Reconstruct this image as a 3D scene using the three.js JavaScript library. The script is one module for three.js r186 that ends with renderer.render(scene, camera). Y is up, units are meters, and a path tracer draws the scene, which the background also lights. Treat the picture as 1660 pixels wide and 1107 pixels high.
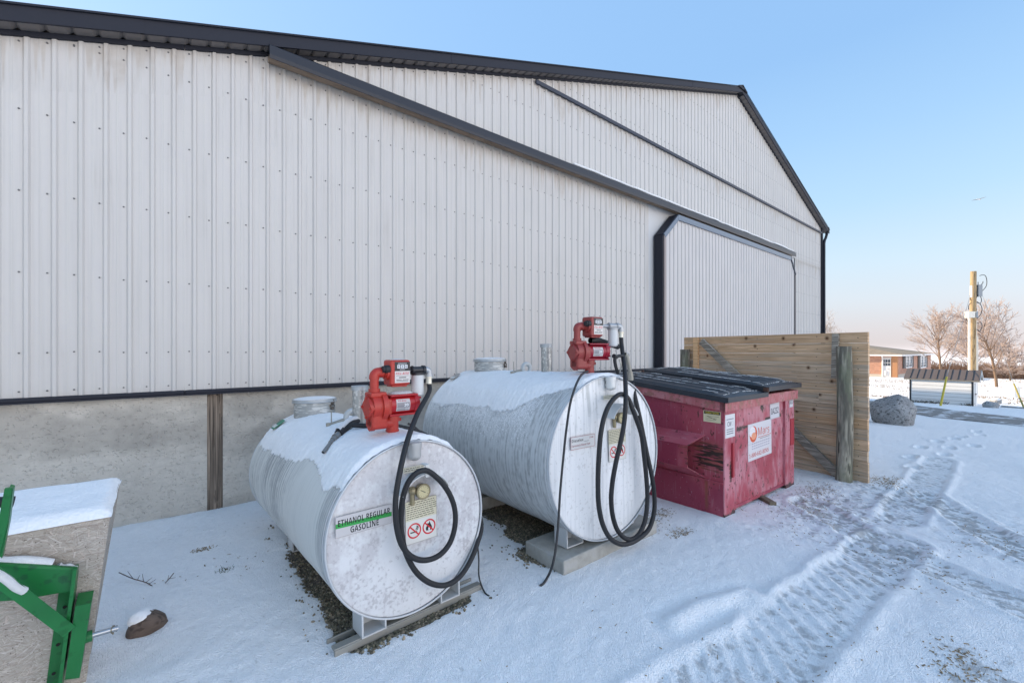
import * as THREE from 'three';
import { mergeGeometries, mergeVertices } from 'three/addons/utils/BufferGeometryUtils.js';
import { RoundedBoxGeometry } from 'three/addons/geometries/RoundedBoxGeometry.js';

// ------------------------------------------------------------------ camera, sky, sun, exposure
const scene = new THREE.Scene();
const CAM = new THREE.Vector3(0, 1.54, 4.955);
const FPX = 690, CXP = 830, HYP = 567, TH = Math.atan(860 / 690);
const FW = new THREE.Vector3(Math.cos(TH), 0, -Math.sin(TH)), RT = new THREE.Vector3(Math.sin(TH), 0, Math.cos(TH));
const camera = new THREE.PerspectiveCamera(2 * Math.atan(553.5 / FPX) * 180 / Math.PI, 1660 / 1107, 0.05, 4000);
camera.position.copy(CAM);
camera.lookAt(CAM.clone().add(FW));
camera.setViewOffset(1660, 1107, 0, -(HYP - 553.5), 1660, 1107);

const EXPOSURE = 2.12;
const sunEl = 22 * Math.PI / 180;
const SUN = new THREE.Vector3(-0.311 * Math.cos(sunEl), Math.sin(sunEl), -0.950 * Math.cos(sunEl)).normalize();
{
  const W = 512, H = 256, d = new Float32Array(W * H * 4);
  // [elevation in degrees, linear colour]
  const stops = [[-90, .62, .62, .68], [-3, .70, .66, .70], [0, .70, .63, .63], [2, .71, .68, .70], [5, .70, .77, .84], [9, .63, .79, .92], [15, .48, .71, .93], [22, .38, .62, .92], [30, .30, .53, .87], [45, .28, .50, .84], [90, .27, .48, .80]];
  const v = new THREE.Vector3();
  for (let j = 0; j < H; j++) for (let i = 0; i < W; i++) {
    const el = ((j + .5) / H - .5) * Math.PI, az = ((i + .5) / W - .5) * 2 * Math.PI;
    v.set(Math.cos(el) * Math.cos(az), Math.sin(el), Math.cos(el) * Math.sin(az));
    const c = v.dot(SUN), g = Math.acos(Math.min(1, Math.max(-1, c)));
    const deg = el * 180 / Math.PI; let k = 0; while (k < stops.length - 2 && deg > stops[k + 1][0]) k++;
    const a = stops[k], b = stops[k + 1], t = Math.min(1, Math.max(0, (deg - a[0]) / (b[0] - a[0])));
    // clear-air scattering: brighter away from the sun than across from it, a weak glow round the sun
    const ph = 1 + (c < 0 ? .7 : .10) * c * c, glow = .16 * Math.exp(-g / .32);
    const antiFill = 1.12 * Math.min(1, Math.max(0, (-c - .27) / .55)) * (.5 + .5 * Math.exp(-Math.max(0, el) / .6)) * (el > -.1 ? 1 : .4);   // added pinkish fill in the unseen sky opposite the sun, brightens the shaded yard
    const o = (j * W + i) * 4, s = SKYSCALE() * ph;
    d[o] = (a[1] + (b[1] - a[1]) * t) * s + glow + antiFill; d[o + 1] = (a[2] + (b[2] - a[2]) * t) * s + glow * .95 + antiFill * .86; d[o + 2] = (a[3] + (b[3] - a[3]) * t) * s + glow * .80 + antiFill * .78; d[o + 3] = 1;
  }
  const sky = new THREE.DataTexture(d, W, H, THREE.RGBAFormat, THREE.FloatType);
  sky.mapping = THREE.EquirectangularReflectionMapping; sky.magFilter = sky.minFilter = THREE.LinearFilter; sky.wrapS = THREE.RepeatWrapping; sky.needsUpdate = true;
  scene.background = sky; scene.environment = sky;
}
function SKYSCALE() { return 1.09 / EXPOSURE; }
const sun = new THREE.DirectionalLight(new THREE.Color(1, .80, .56), 4);
sun.position.copy(SUN).multiplyScalar(80).add(new THREE.Vector3(20, 0, 0)); sun.target.position.set(20, 0, 0); sun.castShadow = true;
Object.assign(sun.shadow.camera, { left: -70, right: 70, top: 50, bottom: -50, near: 1, far: 220 }); sun.shadow.mapSize.set(4096, 4096);
scene.add(sun, sun.target);

// ------------------------------------------------------------------ helpers
function rngOf(s) { return () => { s |= 0; s = s + 0x6D2B79F5 | 0; let t = Math.imul(s ^ s >>> 15, 1 | s); t = t + Math.imul(t ^ t >>> 7, 61 | t) ^ t; return ((t ^ t >>> 14) >>> 0) / 4294967296; }; }
const R0 = rngOf(7);
const h2 = (x, y) => { let h = Math.imul(x, 374761393) + Math.imul(y, 668265263) | 0; h = Math.imul(h ^ h >>> 13, 1274126177); return ((h ^ h >>> 16) >>> 0) / 4294967296; };
function vn(x, y, px = 0, py = 0) {
  const xi = Math.floor(x), yi = Math.floor(y); let fx = x - xi, fy = y - yi; fx = fx * fx * (3 - 2 * fx); fy = fy * fy * (3 - 2 * fy);
  const m = (a, p) => p ? ((a % p) + p) % p : a; const x0 = m(xi, px), x1 = m(xi + 1, px), y0 = m(yi, py), y1 = m(yi + 1, py);
  const a = h2(x0, y0), b = h2(x1, y0), c = h2(x0, y1), d = h2(x1, y1);
  return a + (b - a) * fx + (c - a) * fy + (a - b - c + d) * fx * fy;
}
function fbm(x, y, o = 4, px = 0, py = 0) { let s = 0, a = .5, n = 0; for (let i = 0; i < o; i++) { s += a * vn(x, y, px, py); n += a; a *= .5; x = x * 2 + (px ? 0 : 17.3); y = y * 2 + (py ? 0 : 9.1); px *= 2; py *= 2; } return s / n; }
const sst = (a, b, x) => { const t = Math.min(1, Math.max(0, (x - a) / (b - a))); return t * t * (3 - 2 * t); };
const lerp = (a, b, t) => a + (b - a) * t;
const V = (x, y, z) => new THREE.Vector3(x, y, z);
// pixel of the photograph -> a point on a plane
const ray = (x, y) => FW.clone().addScaledVector(RT, (x - CXP) / FPX).add(V(0, (HYP - y) / FPX, 0));
const atZ = (x, y, z) => { const d = ray(x, y); return CAM.clone().addScaledVector(d, (z - CAM.z) / d.z); };
const atD = (x, y, t) => CAM.clone().addScaledVector(ray(x, y), t);
const atY = (x, y, h) => { const d = ray(x, y); return CAM.clone().addScaledVector(d, (h - CAM.y) / d.y); };
const atX = (x, y, X) => { const d = ray(x, y); return CAM.clone().addScaledVector(d, (X - CAM.x) / d.x); };

function tex(w, h, fn, o = {}) {
  const d = new Uint8Array(w * h * 4), c = [0, 0, 0, 255];
  const enc = o.linear ? x => x * 255 : x => { x = Math.min(1, Math.max(0, x)); return 255 * (x <= .0031308 ? x * 12.92 : 1.055 * Math.pow(x, 1 / 2.4) - .055); };
  for (let j = 0; j < h; j++) for (let i = 0; i < w; i++) { c[3] = 1; fn((i + .5) / w, (j + .5) / h, c); const k = (j * w + i) * 4; for (let q = 0; q < 3; q++) d[k + q] = Math.min(255, Math.max(0, enc(c[q]))); d[k + 3] = c[3] * 255; }
  const t = new THREE.DataTexture(d, w, h); t.magFilter = THREE.LinearFilter; t.minFilter = THREE.LinearMipmapLinearFilter; t.generateMipmaps = true;
  t.wrapS = t.wrapT = o.clamp ? THREE.ClampToEdgeWrapping : THREE.RepeatWrapping; if (!o.linear) t.colorSpace = THREE.SRGBColorSpace; if (o.rep) t.repeat.set(...o.rep); t.needsUpdate = true; return t;
}
function canvasTex(w, h, draw) { const c = document.createElement('canvas'); c.width = w; c.height = h; draw(c.getContext('2d'), w, h); const t = new THREE.CanvasTexture(c); t.colorSpace = THREE.SRGBColorSpace; t.anisotropy = 4; return t; }
const mix3 = (c, a, b, t) => { for (let q = 0; q < 3; q++) c[q] = a[q] + (b[q] - a[q]) * t; };
const std = (c, r = .7, m = 0, o = {}) => new THREE.MeshStandardMaterial({ color: Array.isArray(c) ? new THREE.Color(...c) : c, roughness: r, metalness: m, ...o });

const used = {};
function numbered(n) { const k = used[n] = (used[n] ?? -1) + 1; return k ? n + '_' + String(k).padStart(3, '0') : n; }
function shade(o) { o.castShadow = o.receiveShadow = true; return o; }
function tag(o, label, category, group, kind) { o.userData = { ...o.userData, ...(label && { label }), ...(category && { category }), ...(group && { group }), ...(kind && { kind }) }; return o; }
function thing(name, label, category, pos = [0, 0, 0], turn = 0, group) { const g = new THREE.Group(); g.name = numbered(name); g.position.set(...pos); g.rotation.y = turn; scene.add(g); return tag(g, label, category, group); }
function part(name, geo, mat, parent, label) { const m = shade(new THREE.Mesh(Array.isArray(geo) ? mg(geo) : geo, mat)); m.name = name; parent.add(m); if (label) m.userData.label = label; return m; }
function solo(name, geo, mat, label, category, group, kind) { const m = shade(new THREE.Mesh(Array.isArray(geo) ? mg(geo) : geo, mat)); m.name = numbered(name); scene.add(m); return tag(m, label, category, group, kind); }
function mg(list) { if (list.length === 1) return list[0]; const L = list.map(g => { g = g.index ? g.toNonIndexed() : g; for (const k of Object.keys(g.attributes)) if (!['position', 'normal', 'uv'].includes(k)) g.deleteAttribute(k); return g; }); return mergeGeometries(L); }
const UP = V(0, 1, 0);
function box(w, h, d, x = 0, y = 0, z = 0) { return new THREE.BoxGeometry(w, h, d).translate(x, y, z); }
function rbox(w, h, d, x = 0, y = 0, z = 0, r = .004) { return new RoundedBoxGeometry(w, h, d, 1, Math.min(r, w / 2.1, h / 2.1, d / 2.1)).translate(x, y, z); }
function rod(a, b, r, r2 = r, seg = 12) { const d = b.clone().sub(a), L = d.length(); const g = new THREE.CylinderGeometry(r2, r, L, seg); g.translate(0, L / 2, 0); g.applyQuaternion(new THREE.Quaternion().setFromUnitVectors(UP, d.normalize())); return g.translate(a.x, a.y, a.z); }
// box along a line with width (w, across) and thickness t, "up" gives the thickness direction
function bar(a, b, w, t, up = UP) { const d = b.clone().sub(a), L = d.length(); d.normalize(); const s = new THREE.Vector3().crossVectors(up, d).normalize(), u = new THREE.Vector3().crossVectors(d, s); const g = new THREE.BoxGeometry(w, t, L); g.translate(0, 0, L / 2); g.applyMatrix4(new THREE.Matrix4().makeBasis(s, u, d)); return g.translate(a.x, a.y, a.z); }
function tube(pts, r, seg = 60, rad = 10, tension = .5) { return new THREE.TubeGeometry(new THREE.CatmullRomCurve3(pts, false, 'centripetal', tension), seg, r, rad); }
// a flat polygon given by 3D points, pushed along n by t
function slab(pts, n, t) {
  const pos = [], N = pts.length, f = pts, b = pts.map(p => p.clone().addScaledVector(n, -t));
  const tri = (a, c, d) => pos.push(a.x, a.y, a.z, c.x, c.y, c.z, d.x, d.y, d.z);
  for (let i = 1; i < N - 1; i++) { tri(f[0], f[i], f[i + 1]); tri(b[0], b[i + 1], b[i]); }
  for (let i = 0; i < N; i++) { const j = (i + 1) % N; tri(f[j], f[i], b[i]); tri(f[j], b[i], b[j]); }
  const g = new THREE.BufferGeometry(); g.setAttribute('position', new THREE.Float32BufferAttribute(pos, 3)); g.computeVertexNormals(); return triUV(g);
}
// uv in metres (times s) by the way a face points
function triUV(g, s = 1, ox = 0, oy = 0) {
  if (g.index) g = g.toNonIndexed(); const p = g.attributes.position, uv = new Float32Array(p.count * 2); const a = V(), b = V(), c = V();
  for (let i = 0; i < p.count; i += 3) {
    a.fromBufferAttribute(p, i); b.fromBufferAttribute(p, i + 1); c.fromBufferAttribute(p, i + 2); const n = b.clone().sub(a).cross(c.clone().sub(a)); const ax = Math.abs(n.x), ay = Math.abs(n.y), az = Math.abs(n.z);
    [a, b, c].forEach((q, k) => { const [u, v] = ax >= ay && ax >= az ? [q.z, q.y] : ay >= az ? [q.x, q.z] : [q.x, q.y]; uv[(i + k) * 2] = u * s + ox; uv[(i + k) * 2 + 1] = v * s + oy; });
  }
  g.setAttribute('uv', new THREE.BufferAttribute(uv, 2)); return g;
}
function decal(w, h, mat) { return new THREE.Mesh(new THREE.PlaneGeometry(w, h), mat); }

// ------------------------------------------------------------------ textures
const bumpGrain = tex(256, 256, (u, v, c) => { c[0] = c[1] = c[2] = fbm(u * 32, v * 32, 4, 32, 32); }, { linear: true });
const snowBump = tex(512, 512, (u, v, c) => { c[0] = c[1] = c[2] = .6 * fbm(u * 12, v * 12, 6, 12, 12) + .4 * vn(u * 128, v * 128, 128, 128); }, { linear: true });
const SNOW = [.93, .925, .92];
const snowTone = tex(256, 256, (u, v, c) => { const n = fbm(u * 8, v * 8, 5, 8, 8), q = vn(u * 90, v * 90, 90, 90); const k = 1 - .07 * n - .05 * q; c[0] = SNOW[0] * k; c[1] = SNOW[1] * k; c[2] = SNOW[2] * k; });
const snowMat = new THREE.MeshStandardMaterial({ map: snowTone, roughness: .85, bumpMap: snowBump, bumpScale: .006 });

// ------------------------------------------------------------------ ground
const POLY = {   // wheel tracks as polylines in x, z with half widths
  main: { p: [[.6, 4.02], [1.85, 4.0], [2.4, 4.1], [3.2, 4.12], [3.8, 4.17], [4.6, 4.2]], w: .2 },
  far: { p: [[5.2, 4.13], [6, 4.12], [7.3, 4.1], [8.4, 4.05]], w: .16 },
  cross: { p: [[5.0, 3.5], [4.55, 4.0], [4.2, 4.5], [3.95, 5.0], [3.7, 5.6]], w: .17 },
  cross2: { p: [[6.2, 4.2], [5.5, 4.6], [5.05, 4.87], [4.7, 5.4]], w: .14 },
};
function segDist(x, z, P) { let best = 9, along = 0, acc = 0, side = 0; for (let i = 0; i < P.length - 1; i++) { const [ax, az] = P[i], [bx, bz] = P[i + 1], dx = bx - ax, dz = bz - az, L = Math.hypot(dx, dz), t = Math.min(1, Math.max(0, ((x - ax) * dx + (z - az) * dz) / (L * L))); const d = Math.hypot(x - ax - t * dx, z - az - t * dz); if (d < best) { best = d; along = acc + t * L; side = Math.sign((x - ax) * dz - (z - az) * dx); } acc += L; } return [best, along, side]; }
const terrain = x => (x > 8 ? -1.6 * (1 - Math.exp(-Math.pow((x - 8) / 30, 1.3))) : 0) - (x > 66 ? .04 * (Math.min(x, 460) - 66) : 0);
const churnMask = (x, z) => { const n = fbm(x * 1.3 + 5, z * 1.3, 3) - .5; const a = sst(.15, .75, 1 - Math.hypot((x - 4.9) / 2.1, (z - 3.75) / 1.1) + n * .9); return Math.max(a, .8 * sst(.1, .7, 1 - Math.hypot((x - 5.2) / 1.0, (z - 4.7) / .9) + n * .8)); };
// bare gravel spots: [x, z, rx, rz, strength]
const GRAVEL = [[.87, 1.7, .23, .72, 1], [.85, 2.45, .2, .38, 1], [1.15, 2.72, .35, .1, .9], [2.5, 1.9, .28, .62, 1], [2.34, 2.25, .2, .3, .75], [2.15, 2.6, .16, .2, .45], [1.3, 1.5, .5, .8, 1], [2.9, 1.9, .4, .7, 1]];
const gravelMask = (x, z) => { let m = 0; const n = (fbm(x * 6, z * 6, 3) - .5) * .9 + (vn(x * 40, z * 40) - .5) * .35; for (const [gx, gz, rx, rz, s] of GRAVEL) { const d = 1 - Math.hypot((x - gx) / rx, (z - gz) / rz); m = Math.max(m, s * sst(-.05, .28, d + n * .55)); } return m; };
const FOOT = [[11.07, 3.96], [9.79, 4.02], [8.98, 4.05], [11.59, 4.01], [10.4, 4.25], [8.3, 3.78], [7.6, 3.9], [9.4, 3.74], [10.4, 3.82], [12.3, 4.2], [13.1, 4.1]];
function trackAt(x, z) {   // height change, wear (0..1)
  let h = 0, wear = 0;
  if (z > 3 && z < 6) for (const k in POLY) {
    const { p, w } = POLY[k], [d, a, s] = segDist(x, z, p); const dd = d + (vn(x * 5, z * 5) - .5) * .05; if (dd > w + .16) continue;
    const inn = sst(w + .015, w - .03, dd), end = 1; const lug = Math.sin((a + s * -d * .9) * 2 * Math.PI / .12); const broken = .35 + .65 * fbm(x * 7, z * 7, 2);
    h += inn * (-.017 + .013 * Math.max(0, lug) * broken + .012 * (fbm(x * 34, z * 34, 2) - .5)) + .016 * Math.exp(-Math.pow((dd - w - .035) / .035, 2)) * (.5 + vn(x * 6 + 3, z * 6));
    const grit = k[0] === 'c' ? 1 : .62; wear = Math.max(wear, inn * grit * (lug > .1 ? .55 : 1));
  }
  return [h, wear];
}
function snowH(x, z) {
  let h = terrain(x);
  const near = Math.max(0, 1 - Math.hypot(x - 4, z - 3) / 22);
  h += (fbm(x * .7, z * .7, 3) - .5) * .05 + (fbm(x * 3 + 9, z * 3, 4) - .5) * .02 * near; if (near > .3) h += (fbm(x * 11 + 4, z * 16, 3) - .5) * .009 + .006 * Math.max(0, fbm(x * 2.2 + z * 1.1, z * 5.2 - x * .8, 3) - .55);
  if (x > -1 && x < 14 && z > -.5 && z < 6) {
    const c = churnMask(x, z); h += c * ((fbm(x * 9, z * 9, 3) - .5) * .032 + (fbm(x * 28, z * 28, 3) - .5) * .026 - .008);
    const [t, w] = trackAt(x, z); h += t;
    h -= .022 * gravelMask(x, z);
    const [dd] = segDist(x, z, [[2.2, 3.66], [2.45, 3.68], [2.82, 3.8]]); h += .03 * Math.exp(-dd * dd / .004) * (z < 3.78 ? 1 : .6) - .015 * Math.exp(-Math.pow(dd - .1, 2) / .003);
    for (const [fx, fz] of FOOT) { const q = Math.hypot((x - fx) / .17, (z - fz) / .075); if (q < 2) h += -.045 * sst(1.1, .6, q) + .012 * Math.exp(-Math.pow((q - 1.3) / .25, 2)); }
    // drifted up a little against the dumpster, the screen and the foundation
    h += .03 * Math.exp(-Math.pow((z - .05) / .25, 2));
  }
  return h;
}
const groundTex = (() => {   // colour of the ground for x in [-2, 12], z in [-1, 6]; edges are plain snow
  return tex(2048, 1024, (u, v, c) => {
    const x = -2 + 14 * u, z = -1 + 7 * v; const n = fbm(x * 2.2, z * 2.2, 4), q = vn(x * 70, z * 70); const k = 1 - .06 * n - .05 * q; c[0] = SNOW[0] * k; c[1] = SNOW[1] * k; c[2] = SNOW[2] * k;
    const edge = Math.min(u, 1 - u, v, 1 - v); if (edge < .01) return;
    const [, w] = trackAt(x, z); const ch = churnMask(x, z); const fl = fbm(x * 16, z * 16, 4), fs = fbm(x * 45 + 3, z * 30, 3);
    let grit = sst(.52, .66, fl * .5 + fs * .5 + w * .15 + ch * .075 - .06 - (w + ch < .05 ? .06 : 0));
    const sp = vn(x * 55, z * 55), speck = sp > .93 && vn(x * 3, z * 3) > .62 ? .5 : 0; grit = Math.max(grit * Math.min(1, w * 1.3 + ch), speck);
    // the bare patch at the lower right
    const bare = sst(.5, .62, fbm(x * 14, z * 14, 4) + .22 * (1 - Math.hypot((x - 2.95) / .3, (z - 4.72) / .22)) - .12) * sst(1.6, .9, Math.hypot((x - 2.95) / .3, (z - 4.72) / .22));
    grit = Math.max(grit, bare * .9 * sst(.3, .6, fbm(x * 40, z * 40, 3))); const tone = .5 + .8 * vn(x * 60 + 7, z * 60);
    mix3(c, [c[0], c[1], c[2]], [.17 * tone, .15 * tone, .125 * tone], grit * .52);
    const g = gravelMask(x, z); if (g > 0) { const gt = .35 + .9 * vn(x * 80, z * 80); mix3(c, [c[0], c[1], c[2]], [.17 * gt, .14 * gt, .11 * gt], sst(.3, .6, g)); }
  }, { clamp: true });
})();
{
  const axis = (lo, hi, a, b, step, grow) => { const L = []; for (let x = a; x <= b; x += step) L.push(x); let s = step, x = b; while (x < hi) { s *= grow; x += s; L.push(x); } s = step; x = a; const B = []; while (x > lo) { s *= grow; x -= s; B.push(x); } return B.reverse().concat(L); };
  const xs = axis(-700, 1500, -1.2, 7.2, .022, 1.03), zs = axis(-700, 900, .0, 5.1, .022, 1.035);
  const nx = xs.length, nz = zs.length, pos = new Float32Array(nx * nz * 3), uv = new Float32Array(nx * nz * 2), idx = new Uint32Array((nx - 1) * (nz - 1) * 6);
  for (let j = 0, k = 0; j < nz; j++) for (let i = 0; i < nx; i++, k++) { const x = xs[i], z = zs[j]; pos[k * 3] = x; pos[k * 3 + 1] = snowH(x, z); pos[k * 3 + 2] = z; uv[k * 2] = (x + 2) / 14; uv[k * 2 + 1] = (z + 1) / 7; }
  for (let j = 0, k = 0; j < nz - 1; j++) for (let i = 0; i < nx - 1; i++) { const a = j * nx + i; idx[k++] = a; idx[k++] = a + nx; idx[k++] = a + 1; idx[k++] = a + 1; idx[k++] = a + nx; idx[k++] = a + nx + 1; }
  const g = new THREE.BufferGeometry(); g.setAttribute('position', new THREE.BufferAttribute(pos, 3)); g.setAttribute('uv', new THREE.BufferAttribute(uv, 2)); g.setIndex(new THREE.BufferAttribute(idx, 1)); g.computeVertexNormals();
  const sb = snowBump.clone(); sb.repeat.set(28, 14); sb.needsUpdate = true;
  solo('snow_ground', g, new THREE.MeshStandardMaterial({ map: groundTex, roughness: .88, bumpMap: sb, bumpScale: .013 }), 'snow covered farmyard ground with wheel tracks', null, null, 'structure');
  console.log('ground', nx, nz);
  // driveway of frozen gravel
  const roadTex = tex(512, 512, (u, v, c) => { const n = fbm(u * 40, v * 40, 4, 40, 40), s = fbm(u * 6, v * 14, 4, 6, 14); const t = .13 + .16 * n; c[0] = t; c[1] = t * .96; c[2] = t * .92; const sn = sst(.52, .62, s * .6 + n * .4); mix3(c, [c[0], c[1], c[2]], [.75, .77, .8], sn * .75); }, { rep: [1 / 3, 1 / 3] });
  const strip = (L, lift, name, label) => { const p = [], t = [], ix = []; L.forEach(([z, x0, x1], j) => { for (let i = 0; i <= 6; i++) { const x = lerp(x0, x1, i / 6); p.push(x, snowH(x, z) + lift, z); t.push(x, z); } if (j) for (let i = 0; i < 6; i++) { const a = (j - 1) * 7 + i; ix.push(a, a + 7, a + 1, a + 1, a + 7, a + 8); } }); const g = new THREE.BufferGeometry(); g.setAttribute('position', new THREE.Float32BufferAttribute(p, 3)); g.setAttribute('uv', new THREE.Float32BufferAttribute(t, 2)); g.setIndex(ix); g.computeVertexNormals(); return solo(name, g, new THREE.MeshStandardMaterial({ map: roadTex, roughness: .9, side: THREE.DoubleSide }), label, null, null, 'structure'); };
  const L1 = [], L2 = []; for (let z = -8; z <= 16; z += .4) { const wob = (fbm(z * .9, 3, 3) - .5) * .7; L1.push([z, 16.5 - .62 * (z - 2.6) + wob, 20.6 - .8 * (z - 2) + wob * .7]); L2.push([z, 23.9 - .45 * (z - 3.9) + wob, 24.7 - .45 * (z - 3.9) - wob * .5]); }
  strip(L1, .012, 'road', 'gravel driveway partly covered in snow passing in front of the low shed');
  strip(L2.filter(l => l[0] > 3.8), .012, 'path', 'narrow strip of bare gravel right of the low shed');
}
// loose stones on the bare gravel
{
  const rnd = rngOf(31), base = new THREE.IcosahedronGeometry(1, 0); const m = new THREE.InstancedMesh(base, std(0xffffff, .9), 17000); const M = new THREE.Matrix4(), q = new THREE.Quaternion(), e = new THREE.Euler(), col = new THREE.Color(); let k = 0;
  while (k < 17000) { const [gx, gz, rx, rz] = GRAVEL[Math.floor(rnd() * GRAVEL.length)]; const x = gx + (rnd() * 2 - 1) * rx * 1.35, z = gz + (rnd() * 2 - 1) * rz * 1.3; const g = gravelMask(x, z); if (g < .15 + rnd() * .4 && (rnd() > .05 || fbm(x * 9, z * 9, 3) < .5)) continue;
    const s = .0045 + .0085 * rnd() * rnd(); e.set(rnd() * 6, rnd() * 6, rnd() * 6); M.compose(V(x, snowH(x, z) + s * .25, z), q.setFromEuler(e), V(s * (1 + .5 * rnd()), s * .75, s)); m.setMatrixAt(k, M); const t = .35 + rnd() * rnd() * 1.5; m.setColorAt(k, col.setRGB(.24 * t, .19 * t + .015 * rnd(), .135 * t)); k++; }
  m.name = 'gravel'; shade(m); scene.add(m); tag(m, 'bare brown gravel showing through the snow under and beside the two fuel tanks', 'gravel', null, 'stuff');
}
// straw and wood chips
{
  const rnd = rngOf(77), spots = [[3.2, 2.8, .18, 90], [3.35, 3.05, .1, 50], [3.05, 2.5, .14, 60], [3.6, 2.72, .12, 50], [5.55, 3.42, .25, 90], [5.0, 3.5, .25, 60], [6.5, 3.8, .22, 110], [6.35, 3.9, .16, 40], [4.5, 3.7, .5, 50], [4.2, 4.4, .4, 60], [3, 4.7, .16, 60], [5.2, 4.7, .3, 40], [2.2, 4.3, .7, 26], [1.4, 3.6, .7, 16], [4.6, 3.0, .5, 40], [.5, 1.3, .4, 12], [.2, .9, .06, 24]]; let n = 0; spots.forEach(s => { s[3] = Math.round(s[3] * 2.4); n += s[3]; });
  const m = new THREE.InstancedMesh(new THREE.BoxGeometry(1, 1, 1), std(0xffffff, .9), n); const M = new THREE.Matrix4(), q = new THREE.Quaternion(), e = new THREE.Euler(), col = new THREE.Color(); let k = 0;
  for (const [sx, sz, r, c] of spots) for (let i = 0; i < c; i++) { const a = rnd() * 6.28, d = r * Math.sqrt(rnd()) * (.5 + rnd()); const x = sx + Math.cos(a) * d * 1.3, z = sz + Math.sin(a) * d * .7; e.set((rnd() - .5) * .7, rnd() * 6, (rnd() - .5) * .7); M.compose(V(x, snowH(x, z) + .004, z), q.setFromEuler(e), V(.006 + .024 * rnd() * rnd(), .0025, .0018 + .003 * rnd())); m.setMatrixAt(k, M); const t = .5 + rnd() * .8; m.setColorAt(k, col.setRGB(.30 * t, .21 * t, .11 * t)); k++; }
  m.name = 'straw'; shade(m); scene.add(m); tag(m, 'scattered straw and wood chips on the snow round the dumpster and tanks', 'straw', null, 'stuff');
}
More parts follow.
